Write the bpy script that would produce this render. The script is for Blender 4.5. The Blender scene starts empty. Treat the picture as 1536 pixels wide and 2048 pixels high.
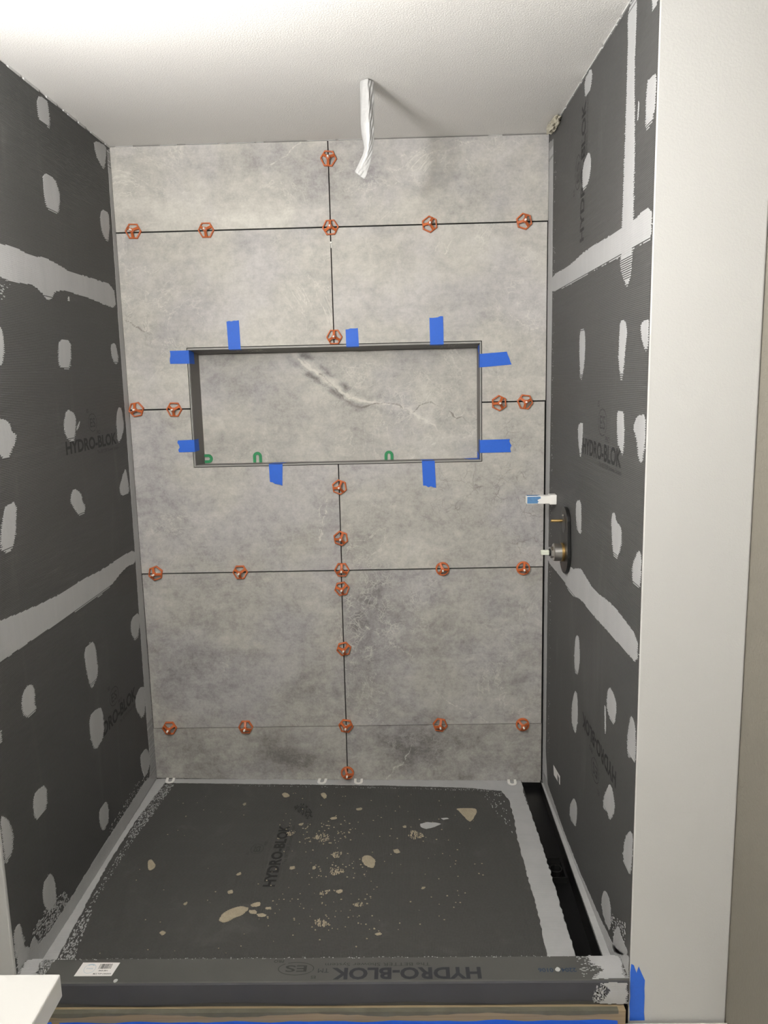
import bpy, bmesh, math, random
import numpy as np
from mathutils import Vector, Matrix

random.seed(7)
rng = np.random.default_rng(7)
scene = bpy.context.scene
COL = scene.collection

# ------------------------------------------------------------------ camera, light, exposure
W = 1.4966          # shower width (x), back wall tile face at y = 0, z = 0 just under the pan
H = 2.381           # ceiling
YW = -1.160         # front face of the white wall end
cam_d = bpy.data.cameras.new('camera')
cam_d.sensor_fit = 'HORIZONTAL'
cam_d.sensor_width = 36.0
cam_d.lens = 36.0 * 1589.2 / 1536.0
cam_d.clip_start = 0.02
cam = bpy.data.objects.new('camera', cam_d)
COL.objects.link(cam)
_rt = Vector((0.99955686, 0.01890657, -0.02299191))
_up = Vector((0.01956278, 0.16493916, 0.98610972))
_fw = Vector((-0.02243622, 0.98612252, -0.1644962))
cam.matrix_world = Matrix(((_rt.x, _up.x, -_fw.x, 0.97406),
                           (_rt.y, _up.y, -_fw.y, -2.86547),
                           (_rt.z, _up.z, -_fw.z, 1.57434),
                           (0, 0, 0, 1)))
scene.camera = cam
world = bpy.data.worlds.new('world')
scene.world = world
world.use_nodes = True
world.node_tree.nodes['Background'].inputs[0].default_value = (0.8, 0.85, 1.0, 1)
world.node_tree.nodes['Background'].inputs[1].default_value = 0.0
BULB = 515.0
FILL_DISC = 85.0           # emission of the added fill disc behind the camera          # emission of the three bulbs over the vanity
scene.view_settings.view_transform = 'Standard'
scene.view_settings.look = 'None'
scene.view_settings.exposure = 0.0
scene.view_settings.gamma = 1.0
scene.view_settings.use_curve_mapping = False

# ------------------------------------------------------------------ materials
def new_mat(name):
    m = bpy.data.materials.new(name)
    m.use_nodes = True
    nt = m.node_tree
    return m, nt, nt.nodes['Principled BSDF']

def N(nt, kind, **kw):
    n = nt.nodes.new(kind)
    for k, v in kw.items():
        if k.startswith('i_'):
            key = k[2:]
            n.inputs[int(key) if key.isdigit() else key.replace('_', ' ')].default_value = v
        else:
            setattr(n, k, v)
    return n

def mixrgb(nt, fac, a, b, mode='MIX'):
    n = nt.nodes.new('ShaderNodeMix')
    n.data_type = 'RGBA'
    n.blend_type = mode
    for sock, v in ((0, fac), (6, a), (7, b)):
        if isinstance(v, (int, float)):
            n.inputs[sock].default_value = v
        elif isinstance(v, tuple):
            n.inputs[sock].default_value = v if len(v) == 4 else (*v, 1)
        else:
            nt.links.new(v, n.inputs[sock])
    return n.outputs[2]

def math_n(nt, op, a, b=None, c=None, clamp=False):
    n = nt.nodes.new('ShaderNodeMath')
    n.operation = op
    n.use_clamp = clamp
    for i, v in enumerate((a, b, c)):
        if v is None:
            continue
        if isinstance(v, (int, float)):
            n.inputs[i].default_value = v
        else:
            nt.links.new(v, n.inputs[i])
    return n.outputs[0]

def noise(nt, vec, scale, detail=4, rough=0.55, dist=0.0):
    n = N(nt, 'ShaderNodeTexNoise', i_Scale=scale, i_Detail=detail, i_Roughness=rough, i_Distortion=dist)
    if vec is not None:
        nt.links.new(vec, n.inputs['Vector'])
    return n.outputs['Fac']

def smooth(nt, v, lo, hi, a=0.0, b=1.0):
    n = N(nt, 'ShaderNodeMapRange', interpolation_type='SMOOTHSTEP')
    nt.links.new(v, n.inputs[0])
    for i, x in enumerate((lo, hi, a, b)):
        n.inputs[i + 1].default_value = x
    return n.outputs[0]

def scaled(nt, vec, s):
    n = N(nt, 'ShaderNodeMapping')
    n.inputs['Scale'].default_value = s
    nt.links.new(vec, n.inputs['Vector'])
    return n.outputs[0]

def bump(nt, bsdf, h, strength, dist):
    n = N(nt, 'ShaderNodeBump')
    n.inputs['Strength'].default_value = strength
    n.inputs['Distance'].default_value = dist
    nt.links.new(h, n.inputs['Height'])
    nt.links.new(n.outputs[0], bsdf.inputs['Normal'])

def objco(nt):
    return N(nt, 'ShaderNodeTexCoord').outputs['Object']

def simple(name, col, rough=0.5, metal=0.0, var=0.12, vscale=30.0, bstr=0.0, bscale=200.0, bdist=0.001, spec=0.5):
    m, nt, b = new_mat(name)
    co = objco(nt)
    f = noise(nt, co, vscale, 4)
    c0 = tuple(max(0, c * (1 - var)) for c in col)
    c1 = tuple(min(1, c * (1 + var)) for c in col)
    nt.links.new(mixrgb(nt, f, c0, c1), b.inputs['Base Color'])
    b.inputs['Roughness'].default_value = rough
    b.inputs['Metallic'].default_value = metal
    b.inputs['Specular IOR Level'].default_value = spec
    if bstr:
        bump(nt, b, noise(nt, co, bscale, 2), bstr, bdist)
    return m

def paint(name, col, bscale, bstr, rough=0.75):
    m, nt, b = new_mat(name)
    co = objco(nt)
    f = noise(nt, co, 3.0, 3)
    nt.links.new(mixrgb(nt, f, tuple(c * 0.97 for c in col), tuple(min(1, c * 1.02) for c in col)), b.inputs['Base Color'])
    b.inputs['Roughness'].default_value = rough
    b.inputs['Specular IOR Level'].default_value = 0.25
    h = smooth(nt, noise(nt, co, bscale, 3, 0.5, 0.4), 0.35, 0.68)
    bump(nt, b, h, bstr, 0.0016)
    return m

def board_material(name, axis, base):
    """Ribbed fibre-faced backer board; the ribs run along `axis`."""
    m, nt, b = new_mat(name)
    co = objco(nt)
    w = N(nt, 'ShaderNodeTexWave', wave_type='BANDS', bands_direction='Z' if axis == 'H' else 'X', wave_profile='SIN')
    w.inputs['Scale'].default_value = 6.2832 / (20.0 * 0.0042)
    w.inputs['Distortion'].default_value = 0.35
    w.inputs['Detail'].default_value = 1.0
    w.inputs['Detail Scale'].default_value = 0.15
    nt.links.new(co, w.inputs['Vector'])
    rib = w.outputs['Fac']
    cloud = noise(nt, co, 3.0, 5)
    fine = noise(nt, co, 160.0, 2)
    sm = smooth(nt, noise(nt, scaled(nt, co, (7, 7, 1.4)), 1.0, 5, 0.6, 0.6), 0.56, 0.78)
    c = mixrgb(nt, cloud, tuple(x * 0.86 for x in base), tuple(x * 1.14 for x in base))
    c = mixrgb(nt, math_n(nt, 'MULTIPLY', rib, 0.75), c, mixrgb(nt, 0.42, c, (0.0, 0.0, 0.0)))
    c = mixrgb(nt, math_n(nt, 'MULTIPLY', fine, 0.2), c, (0.16, 0.16, 0.155))
    c = mixrgb(nt, math_n(nt, 'MULTIPLY', sm, 0.12), c, (0.24, 0.235, 0.22))
    nt.links.new(c, b.inputs['Base Color'])
    b.inputs['Roughness'].default_value = 0.62
    b.inputs['Specular IOR Level'].default_value = 0.35
    hh = math_n(nt, 'ADD', math_n(nt, 'MULTIPLY', rib, -1.0), math_n(nt, 'MULTIPLY', fine, 0.5))
    bump(nt, b, hh, 0.5, 0.0009)
    return m

def stone_material(name='stone_tile'):
    """Grey marble-look porcelain; the vertex masks place its own veins and clouds, plus the painted falloff."""
    m, nt, b = new_mat(name)
    co0 = objco(nt)
    rnd = N(nt, 'ShaderNodeObjectInfo').outputs['Random']
    sh = N(nt, 'ShaderNodeVectorMath', operation='ADD')
    cx = N(nt, 'ShaderNodeCombineXYZ')
    nt.links.new(math_n(nt, 'MULTIPLY', rnd, 37.0), cx.inputs[0])
    nt.links.new(math_n(nt, 'MULTIPLY', rnd, 11.0), cx.inputs[1])
    nt.links.new(co0, sh.inputs[0]); nt.links.new(cx.outputs[0], sh.inputs[1])
    co = sh.outputs[0]
    att = N(nt, 'ShaderNodeAttribute', attribute_name='mask')
    sep = N(nt, 'ShaderNodeSeparateColor')
    nt.links.new(att.outputs['Color'], sep.inputs[0])
    R, G, B = sep.outputs[0], sep.outputs[1], sep.outputs[2]
    n1 = noise(nt, co, 2.2, 5, 0.6, 0.6)
    n2 = noise(nt, scaled(nt, co, (1, 1, 1.7)), 7.5, 10, 0.72, 0.5)
    n3 = noise(nt, co, 48.0, 8, 0.75)
    n4 = noise(nt, co, 21.0, 8, 0.72, 0.4)
    st = noise(nt, scaled(nt, co, (3, 3, 60)), 1.6, 4, 0.6)
    t = math_n(nt, 'MULTIPLY', n1, 0.40)
    t = math_n(nt, 'MULTIPLY_ADD', n2, 0.50, t)
    t = math_n(nt, 'MULTIPLY_ADD', n3, 0.42, t)
    t = math_n(nt, 'MULTIPLY_ADD', n4, 0.34, t)
    t = math_n(nt, 'MULTIPLY_ADD', st, 0.08, t)
    n5 = noise(nt, co, 150.0, 4, 0.7)
    t = math_n(nt, 'MULTIPLY_ADD', n5, 0.22, t)
    t = math_n(nt, 'ADD', t, math_n(nt, 'MULTIPLY_ADD', R, 1.0, -0.945))
    ramp = N(nt, 'ShaderNodeValToRGB')
    cr = ramp.color_ramp
    cr.elements[0].position = 0.22; cr.elements[0].color = (0.155, 0.145, 0.135, 1)
    cr.elements[1].position = 0.86; cr.elements[1].color = (0.60, 0.585, 0.53, 1)
    for p, c in ((0.38, (0.285, 0.272, 0.255, 1)), (0.50, (0.375, 0.365, 0.335, 1)), (0.62, (0.455, 0.44, 0.40, 1))):
        e = cr.elements.new(p); e.color = c
    nt.links.new(t, ramp.inputs[0])
    c = ramp.outputs[0]
    # warm / cool drift
    hue = smooth(nt, noise(nt, co, 3.1, 4), 0.42, 0.64)
    c = mixrgb(nt, hue, c, mixrgb(nt, 1.0, c, (0.965, 0.965, 1.03), 'MULTIPLY'))
    # sparse natural light veins
    v1 = noise(nt, co, 4.0, 7, 0.62, 1.6)
    l1 = smooth(nt, math_n(nt, 'ABSOLUTE', math_n(nt, 'SUBTRACT', v1, 0.5)), 0.0, 0.010, 1.0, 0.0)
    l1 = math_n(nt, 'MULTIPLY', l1, smooth(nt, noise(nt, co, 2.4, 3), 0.5, 0.66))
    # light network where the mask asks for it
    wv = N(nt, 'ShaderNodeVectorMath', operation='MULTIPLY_ADD')
    nz = N(nt, 'ShaderNodeTexNoise', i_Scale=9.0, i_Detail=5.0)
    nt.links.new(co, nz.inputs['Vector'])
    nt.links.new(nz.outputs['Color'], wv.inputs[0])
    wv.inputs[1].default_value = (0.09, 0.09, 0.09)
    nt.links.new(co, wv.inputs[2])
    def web(scale, width):
        vo = N(nt, 'ShaderNodeTexVoronoi', feature='DISTANCE_TO_EDGE', i_Scale=scale)
        nt.links.new(wv.outputs[0], vo.inputs['Vector'])
        return smooth(nt, vo.outputs['Distance'], 0.0, width, 1.0, 0.0)
    brk = smooth(nt, noise(nt, co, 16.0, 3), 0.42, 0.62)
    wl = math_n(nt, 'MAXIMUM', web(24.0, 0.04), math_n(nt, 'MULTIPLY', web(58.0, 0.07), 0.8))
    net = math_n(nt, 'MULTIPLY', math_n(nt, 'MULTIPLY', wl, brk), math_n(nt, 'MULTIPLY', B, 1.9), clamp=True)
    net = math_n(nt, 'MAXIMUM', net, smooth(nt, math_n(nt, 'MULTIPLY_ADD', math_n(nt, 'SUBTRACT', n3, 0.5), 0.9, B), 0.58, 0.9))
    lite = math_n(nt, 'MAXIMUM', math_n(nt, 'MULTIPLY', l1, 0.55), math_n(nt, 'MULTIPLY', net, 0.62))
    c = mixrgb(nt, lite, c, (0.66, 0.645, 0.58))
    wd = math_n(nt, 'MAXIMUM', web(17.0, 0.026), math_n(nt, 'MULTIPLY', web(41.0, 0.04), 0.7))
    crk = math_n(nt, 'MULTIPLY', math_n(nt, 'MULTIPLY', wd, brk), math_n(nt, 'MULTIPLY', G, 1.9), clamp=True)
    crk = math_n(nt, 'MAXIMUM', crk, smooth(nt, G, 0.55, 0.9))
    c = mixrgb(nt, math_n(nt, 'MULTIPLY', crk, 0.62), c, (0.13, 0.115, 0.095))
    nt.links.new(c, b.inputs['Base Color'])
    b.inputs['Roughness'].default_value = 0.55
    b.inputs['Specular IOR Level'].default_value = 0.35
    bump(nt, b, n3, 0.12, 0.0006)
    return m

M = {}
M['stone'] = stone_material()
M['board'] = board_material('backer_board', 'H', (0.066, 0.066, 0.064))
M['board_floor'] = board_material('backer_board_floor', 'V', (0.054, 0.054, 0.050))
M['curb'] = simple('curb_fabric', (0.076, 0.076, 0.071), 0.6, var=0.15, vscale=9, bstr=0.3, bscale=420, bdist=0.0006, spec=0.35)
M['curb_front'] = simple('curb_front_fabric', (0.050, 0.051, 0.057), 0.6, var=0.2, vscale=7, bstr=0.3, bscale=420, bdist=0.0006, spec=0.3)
def sealant_material():
    m, nt, b = new_mat('sealant')
    co = objco(nt)
    f = noise(nt, scaled(nt, co, (14, 14, 3)), 1.2, 5, 0.6, 0.5)
    g = noise(nt, co, 90, 3)
    c = mixrgb(nt, f, (0.33, 0.332, 0.332), (0.445, 0.447, 0.445))
    c = mixrgb(nt, math_n(nt, 'MULTIPLY', g, 0.30), c, (0.36, 0.36, 0.36))
    nt.links.new(c, b.inputs['Base Color'])
    b.inputs['Roughness'].default_value = 0.5
    b.inputs['Specular IOR Level'].default_value = 0.4
    bump(nt, b, math_n(nt, 'ADD', f, math_n(nt, 'MULTIPLY', g, 0.3)), 0.5, 0.002)
    return m
M['sealant'] = sealant_material()
M['print'] = simple('print_ink', (0.011, 0.011, 0.011), 0.7, var=0.3, vscale=60)
M['print_soft'] = simple('print_ink_faint', (0.026, 0.026, 0.025), 0.7, var=0.25, vscale=80)
M['print_curb'] = simple('print_ink_curb', (0.020, 0.021, 0.026), 0.7, var=0.3, vscale=60)
M['print_blue'] = simple('print_ink_blue', (0.010, 0.028, 0.07), 0.7)
M['ceiling'] = paint('ceiling_paint', (0.77, 0.755, 0.73), 260, 0.3)
M['drywall'] = paint('white_wall_paint', (0.475, 0.475, 0.463), 240, 0.12, 0.7)
M['beige'] = paint('beige_wall_paint', (0.185, 0.172, 0.142), 120, 0.3)
M['black_gap'] = simple('dark_substrate', (0.008, 0.008, 0.008), 0.9)
M['trim'] = simple('brushed_trim', (0.27, 0.265, 0.25), 0.5, 0.0, var=0.06)
M['orange'] = simple('orange_plastic', (0.49, 0.118, 0.031), 0.45, var=0.07, vscale=80)
M['white_plastic'] = simple('white_plastic', (0.85, 0.84, 0.80), 0.35, var=0.03)
M['tape'] = simple('blue_tape', (0.013, 0.11, 0.56), 0.6, var=0.09, vscale=160, bstr=0.25, bscale=500, bdist=0.0005)
M['green'] = simple('green_plastic', (0.012, 0.215, 0.075), 0.45, var=0.06)
M['wrap'] = simple('white_wrap', (0.40, 0.40, 0.395), 0.4, var=0.05, vscale=40, bstr=0.6, bscale=45, bdist=0.004)
M['black'] = simple('black_plastic', (0.008, 0.008, 0.008), 0.4, var=0.3, spec=0.35)
M['pit'] = simple('drain_black', (0.0035, 0.0035, 0.0038), 0.3, var=0.4, spec=0.4)
M['nickel'] = simple('nickel', (0.55, 0.53, 0.50), 0.28, 1.0, var=0.05)
M['brass'] = simple('brass', (0.42, 0.29, 0.12), 0.4, 1.0, var=0.1)
M['stem'] = simple('pale_plastic', (0.62, 0.65, 0.55), 0.45, var=0.05)
M['mortar'] = simple('dried_mortar', (0.36, 0.31, 0.225), 0.85, var=0.25, vscale=70, bstr=0.8, bscale=220, bdist=0.003)
M['foam'] = simple('foam_scrap', (0.50, 0.47, 0.38), 0.8, var=0.35, vscale=120, bstr=1.0, bscale=180, bdist=0.004)
M['quartz'] = None
M['paper'] = simple('label_paper', (0.80, 0.78, 0.76), 0.55, var=0.04)
M['stamp'] = simple('stamp_ink', (0.42, 0.52, 0.60), 0.6)
M['wood'] = None
M['bounce_floor'] = simple('bounce_floor', (0.66, 0.63, 0.57), 0.8, var=0.08, vscale=10)  # pale floor finish added to bounce light onto the low white walls
M['floor_room'] = simple('subfloor', (0.30, 0.24, 0.17), 0.8, var=0.3, vscale=14)
M['cabinet'] = simple('cabinet_paint', (0.55, 0.55, 0.53), 0.4, var=0.04)
def quartz():
    m, nt, b = new_mat('quartz')
    co = objco(nt)
    v = noise(nt, co, 5.5, 6, 0.6, 1.2)
    l = smooth(nt, math_n(nt, 'ABSOLUTE', math_n(nt, 'SUBTRACT', v, 0.5)), 0.0, 0.035, 1.0, 0.0)
    l = math_n(nt, 'MULTIPLY', l, smooth(nt, noise(nt, co, 6, 3), 0.45, 0.65))
    c = mixrgb(nt, math_n(nt, 'MULTIPLY', l, 0.4), (0.46, 0.458, 0.44), (0.27, 0.265, 0.25))
    nt.links.new(c, b.inputs['Base Color'])
    b.inputs['Roughness'].default_value = 0.3
    return m
M['quartz'] = quartz()
def wood():
    m, nt, b = new_mat('wood')
    co = objco(nt)
    g = noise(nt, scaled(nt, co, (2, 40, 90)), 1.5, 5, 0.6, 0.5)
    c = mixrgb(nt, g, (0.15, 0.105, 0.06), (0.36, 0.28, 0.17))
    nt.links.new(c, b.inputs['Base Color'])
    b.inputs['Roughness'].default_value = 0.7
    return m
M['wood'] = wood()
def glow(name, col, s):
    m, nt, b = new_mat(name)
    b.inputs['Base Color'].default_value = (0.9, 0.9, 0.9, 1)
    b.inputs['Emission Color'].default_value = (*col, 1)
    b.inputs['Emission Strength'].default_value = s
    return m
M['disc'] = glow('fill_disc', (1.0, 0.98, 0.93), FILL_DISC)
M['bulb'] = glow('bulb_glow', (1.0, 0.978, 0.955), BULB)

# ------------------------------------------------------------------ mesh helpers
class MB:
    """Collects faces and links them as one mesh object."""
    def __init__(self):
        self.v = []; self.f = []
    def add(self, vs, fs):
        o = len(self.v)
        self.v += [tuple(p) for p in vs]
        self.f += [tuple(i + o for i in q) for q in fs]
        return self
    def box(self, x0, x1, y0, y1, z0, z1):
        return self.add([(x0, y0, z0), (x1, y0, z0), (x1, y1, z0), (x0, y1, z0), (x0, y0, z1), (x1, y0, z1), (x1, y1, z1), (x0, y1, z1)],
                        [(0, 3, 2, 1), (4, 5, 6, 7), (0, 1, 5, 4), (1, 2, 6, 5), (2, 3, 7, 6), (3, 0, 4, 7)])
    def hexa(self, p):      # eight explicit corners in box() order
        return self.add(p, [(0, 3, 2, 1), (4, 5, 6, 7), (0, 1, 5, 4), (1, 2, 6, 5), (2, 3, 7, 6), (3, 0, 4, 7)])
    def prism(self, pts, to3, d0, d1):
        """Flat outline pts -> to3(u, v, depth)."""
        n = len(pts)
        vs = [to3(u, v, d0) for u, v in pts] + [to3(u, v, d1) for u, v in pts]
        fs = [tuple(range(n)), tuple(range(2 * n - 1, n - 1, -1))]
        fs += [(i, i + n, (i + 1) % n + n, (i + 1) % n) for i in range(n)]
        return self.add(vs, fs)
    def rings(self, rings, cap=True):
        n = len(rings[0]); vs = []; fs = []
        for r in rings: vs += r
        for k in range(len(rings) - 1):
            for i in range(n):
                j = (i + 1) % n
                fs.append((k * n + i, k * n + j, (k + 1) * n + j, (k + 1) * n + i))
        if cap:
            fs.append(tuple(range(n - 1, -1, -1))); fs.append(tuple(range((len(rings) - 1) * n, len(rings) * n)))
        return self.add(vs, fs)
    def lathe(self, prof, frame=Matrix.Identity(4), n=20, cap=True):
        rr = []
        for r, h in prof:
            rr.append([tuple(frame @ Vector((r * math.cos(2 * math.pi * i / n), r * math.sin(2 * math.pi * i / n), h))) for i in range(n)])
        return self.rings(rr, cap)
    def build(self, name, mat, parent=None, loc=None, smooth_angle=None, bevel=0.0):
        me = bpy.data.meshes.new(name)
        me.from_pydata(self.v, [], self.f)
        me.validate()
        bm = bmesh.new(); bm.from_mesh(me)
        bmesh.ops.recalc_face_normals(bm, faces=bm.faces)
        bm.to_mesh(me); bm.free()
        me.materials.append(mat)
        o = bpy.data.objects.new(name, me)
        COL.objects.link(o)
        if parent is not None: o.parent = parent
        if loc is not None: o.location = loc
        if bevel:
            b = o.modifiers.new('bevel', 'BEVEL'); b.width = bevel; b.segments = 2; b.limit_method = 'ANGLE'
        if smooth_angle is not None:
            for p in me.polygons: p.use_smooth = True
            me.set_sharp_from_angle(angle=math.radians(smooth_angle))
        return o

def tag(o, label=None, cat=None, group=None, kind=None):
    if label: o['label'] = label
    if cat: o['category'] = cat
    if group: o['group'] = group
    if kind: o['kind'] = kind
    return o

def empty(name, loc=(0, 0, 0), rot=(0, 0, 0)):
    o = bpy.data.objects.new(name, None)
    o.empty_display_size = 0.05
    COL.objects.link(o)
    o.location = loc; o.rotation_euler = rot
    return o

def copy_tree(o, parent=None):
    c = o.copy(); COL.objects.link(c)
    if parent is not None: c.parent = parent
    for ch in list(o.children): copy_tree(ch, c)
    return c

def pan_z(x, y):
    return (0.060 + (0.033 - 0.060) * x / W) * (1 + y / 1.08) + 0.083 * (-y / 1.08)

# maps from flat outlines (metres) to each surface; d is the height off it
def on_left(u, v, d):  return (d, u, v)
def on_right(u, v, d): return (W - d, u, v)
def on_back(u, v, d):  return (u, -d, v)
def on_pan(u, v, d):   return (u, v, pan_z(u, v) + d)

def spans(poly, v):
    xs = []
    n = len(poly)
    for i in range(n):
        (u0, v0), (u1, v1) = poly[i], poly[(i + 1) % n]
        if (v0 <= v < v1) or (v1 <= v < v0):
            xs.append(u0 + (v - v0) / (v1 - v0) * (u1 - u0))
    xs.sort()
    return list(zip(xs[::2], xs[1::2]))

def refine(poly, step, amp, r):
    out = []
    n = len(poly)
    for i in range(n):
        a, b = poly[i], poly[(i + 1) % n]
        L = math.hypot(b[0] - a[0], b[1] - a[1])
        k = max(1, int(L / step))
        for j in range(k):
            t = j / k
            out.append((a[0] + (b[0] - a[0]) * t + r.uniform(-amp, amp), a[1] + (b[1] - a[1]) * t + r.uniform(-amp, amp)))
    return out

def chaikin(poly, times=2):
    for _ in range(times):
        out = []
        for i in range(len(poly)):
            a, b = poly[i], poly[(i + 1) % len(poly)]
            out += [(a[0] * .78 + b[0] * .22, a[1] * .78 + b[1] * .22), (a[0] * .22 + b[0] * .78, a[1] * .22 + b[1] * .78)]
        poly = out
    return poly

def comb_patch(poly, to3, seed, pitch=0.0050, comb=0.0070, thick=0.0009, swap=False, fade=0.25, base=0.0002, amp=0.0012, soft=0, patchy=0.0):
    """Knife-smeared sealant: an outline cut row by row so that its ends catch on the ribs."""
    r = random.Random(seed)
    if soft: poly = chaikin(poly, soft)
    if swap: poly = [(b, a) for a, b in poly]
    poly = refine(poly, 0.012, amp, r)
    v0 = min(p[1] for p in poly); v1 = max(p[1] for p in poly)
    h = pitch / 2
    k0, k1 = math.floor(v0 / h), math.ceil(v1 / h)
    mb = MB()
    f = (lambda u, v, d: to3(v, u, d)) if swap else to3
    for k in range(k0, k1):
        v = (k + 0.5) * h
        ridge = k % 2 == 0
        rel = (v - v0) / max(1e-6, v1 - v0)
        segs = spans(poly, v)
        if patchy:
            cut = []
            for a, b in segs:
                x = a
                while x < b:
                    e = min(b, x + r.uniform(.002, .012))
                    if r.random() > patchy: cut.append((x, e))
                    x = e + r.uniform(0, .004)
            segs = cut
        for a, b in segs:
            L = b - a
            c = min(comb, L * 0.28) * ((1.15 - 0.8 * rel) if not swap else 1.0)
            if ridge:
                a -= r.uniform(0.1, c * 0.7 + 0.1) if c > 1 else abs(r.gauss(0, c * 0.5)); b += abs(r.gauss(0, c * 0.5))
            else:
                a += r.uniform(0, c); b -= r.uniform(0, c)
                if (rel < fade * 0.45 and r.random() < 0.75) or (1 - rel < fade * 0.12 and r.random() < 0.6): continue
            if b - a < 0.0012: continue
            t = thick * (1.0 if ridge else 0.75)
            mb.add([f(a, k * h, base), f(b, k * h, base), f(b, (k + 1) * h, base), f(a, (k + 1) * h, base),
                    f(a + t * .6, k * h, t), f(b - t * .6, k * h, t), f(b - t * .6, (k + 1) * h, t), f(a + t * .6, (k + 1) * h, t)],
                   [(4, 5, 6, 7), (0, 4, 7, 3), (1, 2, 6, 5), (0, 1, 5, 4), (2, 3, 7, 6)])
    return mb

def specks(mb, poly, to3, n, r, size=(0.0012, 0.004), aspect=2.0, axis=0, thick=0.0008):
    us = [p[0] for p in poly]; vs = [p[1] for p in poly]
    made = 0
    for _ in range(n * 8):
        if made >= n: break
        u = r.uniform(min(us), max(us)); v = r.uniform(min(vs), max(vs))
        if not any(a <= u <= b for a, b in spans(poly, v)): continue
        s = r.uniform(*size)
        a, b = (s * aspect, s) if axis == 0 else (s, s * aspect)
        k = r.randint(5, 7)
        pts = [(u + a * math.cos(2 * math.pi * i / k) * r.uniform(.6, 1.1) * .5, v + b * math.sin(2 * math.pi * i / k) * r.uniform(.6, 1.1) * .5) for i in range(k)]
        mb.prism(pts, to3, 0.0001, thick)
        made += 1
    return mb

def mm(poly): return [(a / 1000.0, b / 1000.0) for a, b in poly]

def text_mesh(body, size, bold=0.0, spacing=1.0, width=None):
    """Lettering as flat mesh data: baseline at y = 0, starting at x = 0; size is the cap height."""
    cu = bpy.data.curves.new('lettering', 'FONT')
    cu.body = body
    cu.size = size / 0.70
    cu.offset = bold
    cu.space_character = spacing
    cu.resolution_u = 3
    ob = bpy.data.objects.new('lettering', cu)
    COL.objects.link(ob)
    dg = bpy.context.evaluated_depsgraph_get()
    me = bpy.data.meshes.new_from_object(ob.evaluated_get(dg))
    bpy.data.objects.remove(ob); bpy.data.curves.remove(cu)
    vs = np.array([v.co[:] for v in me.vertices])
    if len(vs):
        x0, x1 = vs[:, 0].min(), vs[:, 0].max()
        vs[:, 0] -= x0
        if width: vs[:, 0] *= width / (x1 - x0)
    fs = [tuple(p.vertices) for p in me.polygons]
    bpy.data.meshes.remove(me)
    return vs, fs

def put_text(mb, body, origin, du, dv, size, to3, bold=0.0, width=None, d=0.00035, spacing=1.0):
    vs, fs = text_mesh(body, size, bold, spacing, width)
    mb.add([to3(origin[0] + du[0] * x + dv[0] * y, origin[1] + du[1] * x + dv[1] * y, d) for x, y, _ in vs], fs)

def put_ring(mb, c, du, dv, ra, rb, w, to3, a0=0, a1=360, d=0.00035, n=40):
    vs = []; fs = []
    for i in range(n + 1):
        t = math.radians(a0 + (a1 - a0) * i / n)
        for k in (0, 1):
            x = (ra - w * k) * math.cos(t); y = (rb - w * k) * math.sin(t)
            vs.append(to3(c[0] + du[0] * x + dv[0] * y, c[1] + du[1] * x + dv[1] * y, d))
    for i in range(n): fs.append((2 * i, 2 * i + 1, 2 * i + 3, 2 * i + 2))
    mb.add(vs, fs)

def brand_print(parent, to3, origin, du, dv, length, cap, logo, tagline, bold=0.0018, strong='print', faint='print_soft', tm=False):
    """The maker's print on the boards: wordmark, round emblem and tagline."""
    mb = MB()
    put_text(mb, 'HYDRO-BLOK', origin, du, dv, cap, to3, bold, length)
    if tm: put_text(mb, 'TM', (origin[0] + du[0] * length * 1.02, origin[1] + du[1] * length * 1.02), du, dv, cap * .4, to3)
    mb.build('printed_wordmark', M[strong], parent)
    if logo:
        lb = MB()
        r = cap * logo[2]
        put_ring(lb, logo[:2], du, dv, r * logo[3], r, r * 0.09, to3, 25, 155)
        put_ring(lb, logo[:2], du, dv, r * logo[3], r, r * 0.09, to3, 160, 300)
        put_ring(lb, logo[:2], du, dv, r * logo[3], r, r * 0.09, to3, 310, 385)
        q = r * 0.95
        put_text(lb, 'ES', (logo[0] - du[0] * q * .62 * logo[3] - dv[0] * q * .5, logo[1] - du[1] * q * .62 * logo[3] - dv[1] * q * .5), du, dv, q, to3, 0.0004, q * 1.25 * logo[3])
        for sx, sy in ((-1.15, 1.1), (.75, -1.35)):
            e = r * .42
            put_text(lb, 'ES' if sx < 0 else 'PRO', (logo[0] + du[0] * r * sx * logo[3] + dv[0] * r * sy, logo[1] + du[1] * r * sx * logo[3] + dv[1] * r * sy), du, dv, e, to3, 0.0002)
        lb.build('printed_emblem', M[faint], parent)
    if tagline:
        tb = MB()
        put_text(tb, 'The BETTER Shower System', tagline[:2], du, dv, cap * tagline[3], to3, 0.0, tagline[2])
        tb.build('printed_tagline', M[faint], parent)

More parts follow.
